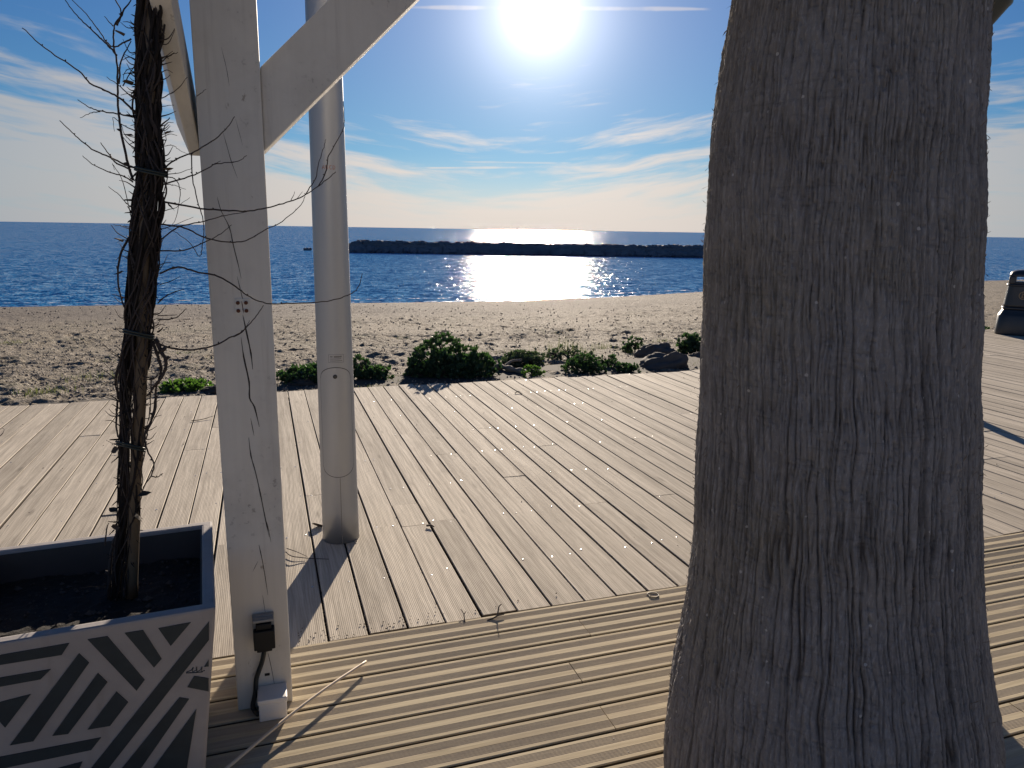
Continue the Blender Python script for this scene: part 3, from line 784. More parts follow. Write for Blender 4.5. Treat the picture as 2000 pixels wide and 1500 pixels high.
# ------------------------------------------------------------------ planter
PZ = 0.60; TAP = 0.112
pc = W(-0.52, 2.246, 0); PA = ROTZ + R(4.0)
planter = empty('planter', pc + [0, 0, TZ], PA); tag(planter, 'square tapered concrete planter with dark geometric stripe pattern beside the white post', 'planter')
PXA = np.array([math.cos(PA), math.sin(PA), 0]); PYA = np.array([-math.sin(PA), math.cos(PA), 0])
HX, HY, WALL = 0.335, 0.318, 0.034
def prect(hx, hy, z, inset=0.0):
    return [pc + PXA * sx * (hx - inset) + PYA * sy * (hy - inset) + np.array([0, 0, z]) for sx, sy in ((-1, -1), (1, -1), (1, 1), (-1, 1))]
b = TAP * PZ
rings = [prect(HX, HY, TZ + 0.001, b), prect(HX, HY, PZ), prect(HX, HY, PZ, WALL), prect(HX, HY, 0.46, WALL + 0.008)]
V = [p for r in rings for p in r]; F = [(3, 2, 1, 0), (12, 13, 14, 15)]
for r_ in range(3):
    for i in range(4): F.append((4 * r_ + i, 4 * r_ + (i + 1) % 4, 4 * r_ + 4 + (i + 1) % 4, 4 * r_ + 4 + i))
MB().add(V, F).build('planter_body', M['concrete'], planter, True, 0.007)
M['liner'] = simple('dark_liner', (0.070, 0.058, 0.050), 0.8, vary=0.35, scale=9)
lr = [prect(HX, HY, z, WALL + 0.002 + e) for z, e in ((PZ - 0.012, 0.0), (0.465, 0.007))] + [prect(HX, HY, z, WALL + 0.005 + e) for z, e in ((0.465, 0.007), (PZ - 0.012, 0.0))]
V = [p for q in lr for p in q]; F = [(4 * a + i, 4 * a + (i + 1) % 4, 4 * ((a + 1) % 4) + (i + 1) % 4, 4 * ((a + 1) % 4) + i) for a in range(4) for i in range(4)]
MB().add(V, F).build('planter_liner', M['liner'], planter, True)
# soil
n = 60; g = np.linspace(-1, 1, n); GX, GY = np.meshgrid(g * (HX - WALL - 0.005), g * (HY - WALL - 0.005))
GZ = 0.495 + 0.012 * perlin(GX / 0.12, GY / 0.12, 21) + 0.006 * perlin(GX / 0.03, GY / 0.03, 22)
V = pc[None, None] + GX[..., None] * PXA + GY[..., None] * PYA; V[..., 2] = GZ
link_mesh('soil', np_mesh('soil', V.reshape(-1, 3), grid_faces(n, n), True), M['soil'], planter, world_verts=True)
mb = MB(); rs = random.Random(17)
for i in range(260):
    a, b_ = rs.uniform(-1, 1) * (HX - WALL - .02), rs.uniform(-1, 1) * (HY - WALL - .02); z = 0.497 + 0.012 * float(perlin(np.array([a / 0.12]), np.array([b_ / 0.12]), 21)[0])
    q = pc + PXA * a + PYA * b_; q[2] = z + 0.003; k = rs.uniform(0.002, 0.006) * (2 if rs.random() < .06 else 1)
    d1, d2 = PXA * k * rs.uniform(.6, 1.6), PYA * k
    mb.add([q - d1, q + d2, q + d1, q - d2, q + [0, 0, k], q - [0, 0, k]], [(0, 1, 4), (1, 2, 4), (2, 3, 4), (3, 0, 4), (1, 0, 5), (2, 1, 5), (3, 2, 5), (0, 3, 5)])
M['crumbs_soil'] = simple('soil_crumb', (0.07, 0.06, 0.05), 0.9, vary=0.9, scale=25)
mb.build('soil_crumbs', M['crumbs_soil'], planter, True, kind='stuff')
# dark inlaid stripes on the face towards the viewer
FN = (-PYA + np.array([0, 0, -TAP])); FN /= np.linalg.norm(FN)
fp = pc - PYA * HY + np.array([0, 0, PZ])
def on_front(x, y):
    d = ray(x, y); return CC + d * (((fp - CC) @ FN) / (d @ FN))
zf = lambda L: [(x / 4.348, 1180 + y / 4.348) for x, y in L]
INL = [[(-260, 475), (590, 328), (525, 428), (-260, 555)], [(-260, 665), (432, 550), (345, 635), (-260, 745)], [(-120, 860), (262, 762), (45, 1045)],
       [(745, 297), (912, 270), (1228, 640), (1160, 732)], [(1060, 243), (1215, 218), (1372, 462), (1308, 535)], [(1345, 203), (1620, 152), (1450, 352)],
       [(672, 415), (757, 495), (285, 1160), (85, 1195)], [(832, 582), (912, 660), (580, 1098), (445, 1115)], [(990, 740), (1088, 830), (935, 1030), (745, 1062)],
       [(1775, 145), (1775, 300), (790, 1560), (640, 1560)], [(1650, 608), (1772, 628), (1772, 738), (1592, 702)], [(1525, 790), (1605, 803), (1080, 1560), (900, 1560)],
       [(1668, 890), (1560, 1560), (1180, 1560)], [(-260, 1345), (858, 1130), (775, 1235), (-260, 1450)], [(-260, 1590), (700, 1335), (600, 1560), (300, 1690)],
       [(1772, 470), (1772, 525), (1735, 530)]]
for poly in INL:
    P = [on_front(*q) for q in zf(poly)]
    # keep inside the face
    Q = []
    for p in P:
        x = (p - pc) @ PXA; lim = HX - TAP * (PZ - p[2]) - 0.004
        x = max(-lim, min(lim, x)); Q.append(p + PXA * (x - (p - pc) @ PXA))
    MB().prism(Q, FN, 0.0022).build('inlay', M['inlay'], planter, True)
mb = MB()   # painted signature squiggle
sg = [(1585, 575), (1625, 560), (1640, 535), (1635, 575), (1665, 560), (1670, 530), (1672, 575), (1705, 555), (1715, 530), (1712, 572), (1740, 560)]
mb.tube([on_front(*q) + FN * 0.001 for q in zf(sg)], 0.0010, 4); mb.tube([on_front(*q) + FN * 0.001 for q in zf([(1580, 583), (1660, 580), (1720, 574)])], 0.0012, 4)
mb.build('signature', M['inlay'], planter, True)

# ------------------------------------------------------------------ climbing vine on its stake
VY = 2.02
def vpt(x, y, dy=0.0): return on_y(x, y, VY + dy)
CL = np.array([(0, 290, 27), (100, 290, 26), (200, 288, 24), (300, 292, 26), (330, 295, 31), (400, 287, 29), (500, 278, 28), (560, 275, 29), (650, 270, 29), (700, 262, 30), (750, 258, 30), (850, 256, 28), (950, 252, 25), (1000, 250, 24), (1050, 243, 23), (1100, 238, 26), (1168, 236, 28)], float)
def cl_at(y): return np.interp(y, CL[:, 0], CL[:, 1]), np.interp(y, CL[:, 0], CL[:, 2]) * 0.92
PXM = VY / FPX * 0.985          # metres per photo pixel at the vine
vine = empty('climbing_vine', vpt(237, 1168) * [1, 1, 0] + [0, 0, 0.495]); tag(vine, 'leafless dark climbing vine twisted round its stake in the patterned planter', 'vine')
cane = MB(); cy_ = np.concatenate([np.linspace(1165, 20, 40), [-120, -300, -520]])
cxs = np.where(cy_ > 600, np.interp(cy_, [600, 780, 950, 1165], [279, 274, 264, 257]), np.interp(cy_, [-520, 0, 300, 600], [314, 296, 291, 279]))
Pc = [vpt(x, y, -0.006) for x, y in zip(cxs, cy_)]
rr = [0.0165 + 0.0016 * (i % 5 == 0) for i in range(len(Pc))]
tag(cane.tube(Pc, rr, 12).build('stake', M['bamboo']), 'brown bamboo stake that carries the bare vine in the planter', 'stake')
rv = random.Random(3)
ys = np.linspace(1172, -300, 120)
def strand(ph, turns, rad_k, r0, jit, y0=1172, y1=-300, flat=0.9):
    P = []; rad = []
    yy = np.linspace(y0, y1, 110)
    nx = perlin(yy / 60 + ph * 7, yy * 0 + ph, 31); ny = perlin(yy / 60 + ph * 3, yy * 0 + ph + 9, 32)
    for i, y in enumerate(yy):
        cx, hw = cl_at(max(0, min(1172, y)))
        if y < 0: cx += -y * 0.045
        a = ph + turns * 2 * math.pi * (1172 - y) / 1172
        low_ = min(1.0, max(0.0, (y - 680) / 80.0)); hw *= 1 - 0.12 * low_
        rr_ = hw * rad_k * (1 + 0.35 * nx[i])
        P.append(vpt(cx + rr_ * math.cos(a) + jit * nx[i], y, (rr_ * math.sin(a) * flat + jit * ny[i]) * PXM))
        rad.append(r0 * (1 + 0.25 * ny[i]) * (1 - 0.35 * low_))
    return P, rad
core = MB()
yy = np.linspace(700, -320, 90); P = []; rad = []
for i, y in enumerate(yy):
    cx, hw = cl_at(max(0, y)); cx += 0 if y > 0 else -y * 0.045
    P.append(vpt(cx - 2, y, 0.012)); rad.append(hw * 0.60 * PXM * (1 + 0.28 * float(perlin(np.array([y / 23.0]), np.array([1.7]), 40)[0])))
core.tube(P, rad, 14); core.build('trunk', M['vine'], vine, True)
yy = np.linspace(1172, 640, 50); P = []; rad = []
for y in yy:
    P.append(vpt(np.interp(y, [640, 720, 850, 1000, 1100, 1172], [264, 250, 244, 242, 232, 228]), y, 0.01)); rad.append((11.0 if y > 1050 else 9.5) * PXM * (1 + 0.25 * float(perlin(np.array([y / 18.0]), np.array([5.2]), 41)[0])))
MB().tube(P, rad, 12).build('trunk', M['vine'], vine, True)
for i in range(20):
    P, rad = strand(i * 0.73, rv.choice([-1, 1]) * rv.uniform(0.4, 1.8), rv.uniform(0.66, 1.0), rv.uniform(0.0025, 0.0065), rv.uniform(2, 6), y0=1172 if i % 5 < 2 else rv.uniform(640, 800))
    MB().tube(P, rad, 6).build('stem', M['vine'], vine, True)
for i in range(24):
    P, rad = strand(i * 1.31, rv.choice([-1, 1]) * rv.uniform(1.0, 4.0), rv.uniform(0.9, 1.12), rv.uniform(0.0014, 0.003), rv.uniform(2, 5), y0=rv.uniform(900, 1172), y1=rv.uniform(-300, 200))
    MB().tube(P, rad, 5).build('tendril', M['twig'], vine, True)
s25 = lambda L: [(x / 2.5, y / 2.5) for x, y in L]
TW = [(s25(q), r_) for q, r_ in [
 ([(672, 560), (650, 540), (600, 490), (530, 450), (440, 405), (385, 345), (270, 270), (190, 210), (110, 135)], .0030),
 ([(650, 572), (570, 555), (490, 543), (440, 525), (380, 487)], .0022), ([(490, 545), (440, 553), (390, 577)], .0014),
 ([(660, 820), (600, 800), (530, 765), (460, 735), (400, 690), (350, 645), (290, 587)], .0026), ([(650, 890), (600, 860), (520, 835), (450, 800), (402, 760)], .0020),
 ([(640, 1010), (615, 990), (580, 950), (530, 912)], .0016), ([(650, 1180), (620, 1165), (570, 1135), (545, 1100)], .0018), ([(640, 1110), (600, 1105), (555, 1098)], .0013),
 ([(570, 270), (530, 225), (490, 185), (430, 130), (375, 75), (318, 0)], .0026), ([(640, 190), (600, 210), (560, 230), (520, 205), (498, 170), (450, 105), (410, 55), (350, 0)], .0022),
 ([(650, 880), (620, 780), (595, 660), (580, 560), (575, 450), (573, 330), (555, 200), (560, 125), (592, 60), (550, -20)], .0036), ([(570, 125), (600, 60), (645, -10)], .0030),
 ([(580, 410), (592, 300), (640, 200)], .0026), ([(650, 480), (570, 410), (520, 375)], .0016), ([(552, 128), (510, 80)], .0015), ([(640, 830), (560, 790), (530, 750), (490, 695)], .0024),
 ([(630, 1160), (592, 1230), (575, 1330), (585, 1430), (612, 1510), (640, 1560)], .0034), ([(600, 1460), (565, 1400)], .0012), ([(640, 1060), (600, 890), (550, 800), (560, 830)], .0012),
 ([(600, 420), (640, 350), (655, 320)], .0016), ([(655, 330), (612, 350), (598, 400)], .0012), ([(660, 640), (600, 610), (552, 575), (560, 640)], .0014), ([(655, 700), (610, 660), (590, 600)], .0013),
 ([(790, 870), (815, 810), (880, 770), (950, 740), (1050, 680), (1110, 620), (1145, 570)], .0024), ([(800, 900), (900, 870), (980, 840), (1060, 800), (1150, 790), (1205, 760)], .0022), ([(1040, 805), (1078, 785)], .0012),
 ([(790, 985), (880, 1000), (1000, 1020), (1100, 1027), (1200, 1030), (1300, 1015), (1400, 988), (1480, 958), (1550, 912), (1600, 872), (1640, 840)], .0026),
 ([(1555, 908), (1590, 840), (1602, 770), (1640, 700), (1675, 630), (1680, 580), (1675, 495)], .0016), ([(1495, 945), (1540, 870), (1555, 800), (1580, 720), (1592, 680)], .0014), ([(1420, 980), (1440, 935)], .0010), ([(1450, 970), (1478, 935)], .0010),
 ([(780, 1175), (870, 1110), (1000, 1080), (1100, 1052), (1205, 1035)], .0022), ([(780, 1095), (900, 1112), (1000, 1160), (1100, 1180), (1200, 1175), (1300, 1120), (1380, 1080), (1460, 1010), (1492, 958)], .0022),
 ([(780, 1225), (900, 1222), (1000, 1182), (1080, 1140), (1132, 1098)], .0020), ([(780, 1335), (870, 1305), (950, 1325), (1070, 1350), (1150, 1400), (1220, 1450), (1300, 1480), (1400, 1482), (1550, 1475), (1650, 1460), (1720, 1430), (1750, 1400), (1770, 1335)], .0026),
 ([(935, 750), (940, 870), (970, 1000), (995, 1100), (985, 1220), (970, 1250), (930, 1190), (850, 1130), (790, 1105)], .0016), ([(790, 300), (825, 275), (870, 255)], .0018), ([(770, 490), (860, 440), (915, 375)], .0016), ([(960, 470), (1008, 435)], .0012), ([(780, 520), (850, 512)], .0012),
 ([(785, 615), (830, 575)], .0022), ([(790, 650), (815, 602), (850, 600)], .0014), ([(790, 725), (812, 680), (800, 630)], .0012), ([(790, 715), (840, 710), (880, 735), (930, 760)], .0010), ([(800, 850), (870, 845), (940, 820)], .0013), ([(810, 860), (860, 880), (880, 940), (870, 1010), (860, 1060), (840, 1100)], .0014), ([(800, 900), (850, 905), (908, 925)], .0012), ([(800, 1030), (860, 1010), (928, 965)], .0012), ([(780, 1120), (850, 1100), (945, 1060)], .0012),
 ([(780, 1390), (840, 1370), (882, 1350)], .0014), ([(778, 1470), (830, 1435), (900, 1412)], .0018)]]
TW += [(z2(q), r_) for q, r_ in [
 ([(870, 340), (960, 372), (1080, 380), (1200, 355), (1280, 315), (1340, 290), (1390, 240), (1440, 180), (1472, 130)], .0028), ([(1300, 308), (1360, 270), (1395, 215)], .0014), ([(880, 120), (940, 72), (1025, 45)], .0018), ([(880, 215), (980, 200), (1040, 150)], .0020), ([(880, 190), (990, 185)], .0014), ([(880, 280), (910, 258)], .0030),
 ([(700, 450), (640, 400), (570, 350)], .0016), ([(650, 545), (590, 500), (510, 462)], .0016), ([(690, 400), (650, 355)], .0016),
 ([(870, 320), (905, 400), (925, 440), (915, 510), (880, 560), (820, 640)], .0062), ([(850, 330), (880, 420), (900, 480), (890, 540), (870, 600), (865, 720), (830, 810), (815, 880)], .0045), ([(845, 540), (840, 640), (835, 740), (815, 820)], .0020), ([(835, 700), (832, 780)], .0014), ([(870, 650), (850, 760), (812, 840), (815, 920), (855, 1010), (850, 1070), (800, 1150)], .0036), ([(845, 1085), (880, 1090), (910, 1068)], .0020), ([(890, 1085), (900, 1075), (905, 1090)], .0012),
 ([(700, 380), (660, 480), (645, 560), (660, 640), (650, 740), (655, 850), (680, 900)], .0046), ([(720, 420), (690, 520), (680, 600), (672, 760), (690, 860)], .0032)]]
TW += [([(213, 1170), (215, 1110), (222, 1060), (240, 1010), (245, 960)], .0060), ([(205, 1065), (209, 1030), (213, 1022)], .0024), ([(245, 1150), (200, 1168), (172, 1172), (163, 1160), (160, 1148), (208, 1146)], .0012), ([(160, 1148), (170, 1172), (174, 1180)], .0010), ([(255, 1160), (262, 1172), (278, 1170)], .0012)]
for poly, r_ in TW:
    m0 = rv.uniform(-0.02, 0.02); fl = rv.uniform(-0.03, 0.015)
    P3 = [vpt(x, y, 0.0) for x, y in poly]
    L = len(P3)
    far = max(p[0] for p in P3) > -0.70      # those that cross in front of the post bend forward of it
    P3 = [on_y(x, y, VY + 0.0 + m0 * min(1, i / 3) * (0.5 if far else 1)) for i, (x, y) in enumerate(poly)]
    P3 = smooth_path(P3, 5, 0.0006, rv); n_ = len(P3)
    rad = [r_ * (1.0 - 0.62 * i / n_) for i in range(n_)]
    mb = MB(); mb.tube(P3, rad, 6)
    for i in range(4, n_ - 2, max(5, n_ // 6)):           # nodes and buds
        d = np.array([rv.gauss(0, 1), rv.gauss(0, 1), rv.uniform(0.2, 1)]); d /= np.linalg.norm(d)
        mb.tube([P3[i] - d * rad[i] * 0.3, P3[i] + d * rad[i] * 2.0, P3[i] + d * rad[i] * 3.4], [rad[i] * 1.25, rad[i] * 1.0, rad[i] * 0.2], 5)
    mb.build('twig', M['twig'], vine, True)
for i in range(90):                                      # short broken spurs along the trunk
    y = rv.uniform(0, 900); cx, hw = cl_at(y); s = rv.choice([-1, 1])
    L = rv.uniform(8, 34)
    P3 = [vpt(cx + s * hw * 0.8, y, rv.uniform(-.02, .02)), vpt(cx + s * (hw + L * 0.5), y - L * rv.uniform(-0.1, 0.5), rv.uniform(-.02, .02)), vpt(cx + s * (hw + L), y - L * rv.uniform(0.1, 1.0), rv.uniform(-.03, .03))]
    MB().tube(smooth_path(P3, 4), np.linspace(rv.uniform(.0012, .0024), .0006, 9), 5).build('spur', M['twig'], vine, True)
mb = MB()                                                # torn bark flakes that roughen the outline
for i in range(420):
    y = rv.uniform(0, 1150) ** 1.0; cx, hw = cl_at(y); a = rv.uniform(0, 6.28); k = rv.uniform(.75, 1.05)
    P0 = vpt(cx + hw * k * math.cos(a), y, -hw * k * math.sin(a) * PXM); L = rv.uniform(.008, .03); d = np.array([math.cos(a) * rv.uniform(.2, 1), -abs(rv.gauss(0, .5)), rv.gauss(0, .8)]); d /= np.linalg.norm(d)
    sd = np.cross(d, [0.2, 1, 0.1]); sd /= np.linalg.norm(sd); wd = rv.uniform(.001, .004)
    mb.add([P0 - sd * wd, P0 + sd * wd, P0 + d * L + sd * wd * .3, P0 + d * L * .8 - sd * wd * .6], [(0, 1, 2, 3)])
mb.build('bark_flakes', M['vine'], vine, True, kind='stuff')
for yk, hh_ in ((647, 11), (866, 10), (330, 8)):
    cx, hw = cl_at(yk); mb = MB(); P = []
    for j in range(33):
        a = 2 * math.pi * j / 16; P.append(vpt(cx + (hw + 3) * math.cos(a), yk + 6 * math.cos(a) + j * 0.3, (hw + 3) * math.sin(a) * PXM))
    mb.tube(P, 0.0032, 6); mb.build('tie', M['tie'], vine, True)
def leaf_scrap(mb, P, L, wd, a, b, c):
    d = np.array([math.cos(a) * math.cos(b), math.sin(a) * math.cos(b), math.sin(b)]); s = np.cross(d, [math.sin(c), 0.3, math.cos(c)]); s /= np.linalg.norm(s); n = np.cross(d, s)
    V = [P, P + d * L * .35 + s * wd * .5 + n * L * .1, P + d * L * .7 + s * wd * .35 + n * L * .02, P + d * L, P + d * L * .7 - s * wd * .4, P + d * L * .35 - s * wd * .5 + n * L * .06, P + d * L * .4 - n * L * .08]
    mb.add(V, [(0, 1, 6), (1, 2, 6), (2, 3, 6), (3, 4, 6), (4, 5, 6), (5, 0, 6)])
for (x, y, L, a, b) in ((268, 968, .04, 0.2, .2), (264, 1000, .035, -.3, -.9), (232, 875, .03, 3.0, -.5), (228, 1000, .03, 2.8, .3), (245, 66, .03, 3.0, .25), (262, 265, .03, 3.3, .1), (243, 470, .03, 3.1, .2), (326, 395, .03, 0.2, -.9), (318, 260, .03, 0.2, .2), (262, 160, .03, 3.1, 0), (235, 1030, .03, 3.0, .0), (318, 330, .028, .1, .1), (242, 530, .03, 3.2, -.3)):
    mb = MB(); leaf_scrap(mb, vpt(x, y, -0.03), L, L * .75, a, b, rv.uniform(0, 3)); mb.build('dry_leaf', M['leaf_dry'], vine, True)

# ------------------------------------------------------------------ palm
palm = empty('palm_tree', (0.92, 1.86, TZ)); tag(palm, 'stout grey brown palm with deeply furrowed bark rising through the terrace', 'palm tree')
PCX, PCY = 0.92, 1.86
LP = [(1432, 0), (1412, 100), (1396, 200), (1378, 330), (1373, 560), (1366, 720), (1358, 880), (1350, 1080), (1335, 1180), (1312, 1300), (1301, 1420), (1295, 1500)]
RP = [(1935, 0), (1933, 100), (1930, 200), (1925, 430), (1920, 640), (1915, 760), (1923, 850), (1918, 1000), (1921, 1150), (1926, 1260), (1945, 1370), (1960, 1450), (1968, 1500)]
def prof_of(S):
    o = []
    for x, y in S:
        d = ray(x, y); nn_ = math.hypot(d[0], d[1]); e = d[:2] / nn_
        o.append((H + (PCX * e[0] + PCY * e[1]) * d[2] / nn_, e[0] * PCY - e[1] * PCX))
    o.sort(); return np.array(o)
pl, pr = prof_of(LP), prof_of(RP)
ax = np.array([PCX, PCY]) / math.hypot(PCX, PCY); pxv = np.array([ax[1], -ax[0]])     # rightwards, across the view
def trunk_at(z):
    l = np.interp(z, pl[:, 0], pl[:, 1]); r = np.interp(z, pr[:, 0], pr[:, 1])
    return (l + r) / 2, (r - l) / 2
def build_palm():
    zz = np.concatenate([np.linspace(-0.12, 2.6, 560), np.linspace(2.65, 5.5, 60)])
    base = math.atan2(-ax[1], -ax[0])
    th = np.concatenate([np.linspace(-math.pi, -2.0, 60)[:-1], np.linspace(-2.0, 2.0, 760), np.linspace(2.0, math.pi, 60)[1:]])
    off = np.array([trunk_at(z)[0] for z in zz]); rad = np.array([trunk_at(z)[1] for z in zz])
    k = np.array([1, 2, 4, 6, 9, 12, 9, 6, 4, 2, 1.]); k /= k.sum()
    sm = lambda a: np.convolve(np.pad(a, 25, mode='edge'), np.repeat(k, 5) / 5, 'same')[25:-25]
    off, rad = sm(off), sm(rad)
    hi_ = zz > 2.3; rad[hi_] = np.interp(zz[hi_], [2.3, 5.5], [np.interp(2.3, zz, rad), 0.22])
    T, Zz = np.meshgrid(th, zz)
    S = T * 0.34                                    # arc length in metres
    warp = perlin(S / 0.30, Zz / 0.55, 51) * 0.016 + perlin(S / 0.07, Zz / 0.11, 52) * 0.006
    s = S + warp
    def ridged(x, y, seed): return 1 - np.abs(perlin(x, y, seed)) * 2.2
    cracks = np.clip(ridged(s / 0.023, Zz / 0.9, 53), 0, 1) ** 6
    cracks2 = np.clip(ridged(s / 0.012 + 40, Zz / 0.30, 54), 0, 1) ** 5
    plates = perlin(s / 0.022, Zz / 0.2, 55)
    fine = perlin(s / 0.0075, Zz / 0.035, 56) + 0.7 * perlin(s / 0.011, Zz / 0.012, 61)
    ringy = Zz + perlin(S / 0.3, Zz / 0.2, 57) * 0.03
    rings = np.clip(ridged(ringy / 0.016, s / 0.05, 58), 0, 1) ** 5 * np.clip(perlin(s / 0.06, Zz / 0.05, 60) * 2 + 0.2, 0, 1)
    lump = perlin(S / 0.28, Zz / 0.24, 59)
    lower = np.clip((2.6 - Zz) / 2.2, 0.35, 1.0)
    disp = 0.005 * lump + 0.0028 * plates + 0.0022 * fine - 0.0098 * cracks * lower * np.clip(0.85 + 0.7 * perlin(S / 0.12, Zz / 0.3, 63), 0.4, 1.5) - 0.0045 * cracks2 - 0.0034 * rings
    RR = rad[:, None] + disp
    ang = base - T
    X = PCX + off[:, None] * pxv[0] + RR * np.cos(ang); Y = PCY + off[:, None] * pxv[1] + RR * np.sin(ang)
    nr, nc = T.shape
    me = np_mesh('trunk', np.stack([X, Y, Zz], -1).reshape(-1, 3), grid_faces(nr, nc), True)
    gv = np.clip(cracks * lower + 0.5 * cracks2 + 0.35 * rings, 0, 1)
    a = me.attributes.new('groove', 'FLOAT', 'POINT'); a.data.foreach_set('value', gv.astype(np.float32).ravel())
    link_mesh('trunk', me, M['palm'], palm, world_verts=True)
    # loose fibres
    mb = MB(); r2 = random.Random(9)
    for i in range(900):
        z = r2.uniform(0.05, 2.5); t = r2.choice([-1, 1]) * r2.gauss(1.35, 0.25) if r2.random() < 0.75 else r2.uniform(-1.9, 1.9)
        r_ = float(np.interp(z, zz, rad)); o_ = float(np.interp(z, zz, off)); a_ = base - t
        n_ = np.array([math.cos(a_), math.sin(a_), 0]); P = np.array([PCX + o_ * pxv[0], PCY + o_ * pxv[1], z]) + n_ * (r_ - 0.004)
        L = r2.uniform(0.006, 0.02) * (1.8 if r2.random() < 0.03 else 1); d = n_ * r2.uniform(0.3, 0.9) + np.array([r2.gauss(0, .2), r2.gauss(0, .2), r2.choice([-1, 1]) * r2.uniform(0.4, 1)]); d /= np.linalg.norm(d)
        sd = np.cross(d, n_); sd /= np.linalg.norm(sd) + 1e-9; wd = r2.uniform(0.0008, 0.0022)
        mb.add([P - sd * wd, P + sd * wd, P + d * L * .6 + n_ * L * .1 + sd * wd * .4, P + d * L], [(0, 1, 2), (0, 2, 3)])
    f = mb.build('fibre', M['fibre'], palm, True); f['kind'] = 'stuff'
build_palm()

# ------------------------------------------------------------------ cane and small litter
mb = MB(); tip = on_z(715, 1292, TZ + 0.022); mid = on_z(563, 1400, 0.040); endp = on_z(436, 1506, TZ + 0.022)
P = smooth_path([endp + (endp - mid) * 0.6, endp, mid, (mid + tip) / 2 + [0, 0, 0.006], tip], 8)
mb.tube(P, np.linspace(0.0056, 0.0050, len(P)), 10)
tag(mb.build('cane', M['cane']), 'long thin bleached cane lying across the terrace boards by the white post', 'cane')
mb = MB(); q = on_z(1275, 1162, TZ + 0.004); ring = [q + 0.021 * math.cos(a) * UD * 1.25 + 0.021 * math.sin(a) * VD * 1.1 + UD * (0.008 if abs(a - 3.14) < .2 else 0) for a in np.linspace(0, 2 * math.pi, 22)]
mb.tube(ring, 0.0026, 6, cap=False); tag(mb.build('metal_ring', M['ring']), 'tarnished oval metal ring lying where the two decks meet', 'ring')
mb = MB(); leaf_scrap(mb, on_z(634, 1026, 0.012), 0.075, 0.045, 3.0, 0.05, 1.2); tag(mb.build('dry_leaf', M['leaf_dry']), 'curled dark dry leaf lying against the foot of the silver mast', 'leaf')
def ground_twig(pts, r_, name, lab, extra=None):
    mb = MB(); P = smooth_path([on_z(x, y, 0.006 + dz) for x, y, dz in pts], 5, 0.0005, rv); mb.tube(P, np.linspace(r_, r_ * .5, len(P)), 6)
    for e in extra or []:
        P = smooth_path([on_z(x, y, 0.006 + dz) for x, y, dz in e], 5); mb.tube(P, np.linspace(r_ * .8, r_ * .4, len(P)), 6)
    tag(mb.build(name, M['twig']), lab, 'twig')
ground_twig([(558, 1078, 0), (570, 1086, .01), (600, 1090, 0), (642, 1092, 0)], .003, 'twig', 'thin forked twig lying in the shadow of the silver mast', [[(560, 1071, .01), (580, 1078, .01), (600, 1087, 0)]])
ground_twig([(952, 1212, 0), (970, 1203, .01), (974, 1186, .03), (979, 1180, .05)], .004, 'twig', 'dark pointed twig sticking up at the edge of the boardwalk', [[(970, 1203, .01), (985, 1200, .01)]])
ground_twig([(908, 1216, 0), (906, 1200, .01), (900, 1190, .02)], .0028, 'twig', 'small bent twig at the boardwalk edge, smaller of the two', [[(906, 1200, .01), (910, 1194, .02)]])
ground_twig([(374, 822, 0), (395, 819, 0), (418, 812, .01)], .004, 'twig', 'short straight twig on the planks behind the bare vine')
ground_twig([(0, 852, 0), (6, 845, .02), (8, 838, .03), (3, 836, .02)], .003, 'twig', 'curled tendril on the planks at the far left edge')
ground_twig([(833, 1027, 0), (842, 1026, .004), (848, 1029, 0)], .006, 'twig', 'tiny clump of green scrap in a gap between two planks')
ground_twig([(1006, 768, 0), (1012, 764, .012), (1020, 769, 0)], .005, 'twig', 'small curled scrap on the planks in front of the bushes')
mb = MB(); rd = random.Random(21)
def seed(mb, P, s):
    a = rd.uniform(0, 6.28); d = np.array([math.cos(a), math.sin(a), 0]) * s; e = np.array([-math.sin(a), math.cos(a), 0]) * s * 0.5; h = np.array([0, 0, s * 0.5])
    mb.add([P - d, P + e, P + d, P - e, P + h * 1.6, P - h], [(0, 1, 4), (1, 2, 4), (2, 3, 4), (3, 0, 4), (1, 0, 5), (2, 1, 5), (3, 2, 5), (0, 3, 5)])
for i in range(60):
    u_ = 0.05 + abs(rd.gauss(0, 0.45)); v_ = 2.725 + abs(rd.gauss(0, 0.05)); seed(mb, W(u_, v_, 0.003), rd.uniform(0.0025, 0.0055))
for i in range(160): seed(mb, W(rd.uniform(-3, 6), rd.uniform(2.75, 7.2), 0.002), rd.uniform(0.002, 0.006))
for i in range(2600):
    k = rd.randint(-3, 14); v_ = 2.72 + abs(rd.gauss(0, 0.55)); seed(mb, W(0.175 + GP * k + rd.uniform(-.0035, .0035), v_, -0.008 + rd.uniform(-.004, .006)), rd.uniform(0.002, 0.005))
tag(mb.build('seed_litter', M['crumb']), 'dark seeds and crumbs scattered on the planks and in their gaps', 'litter', kind='stuff')

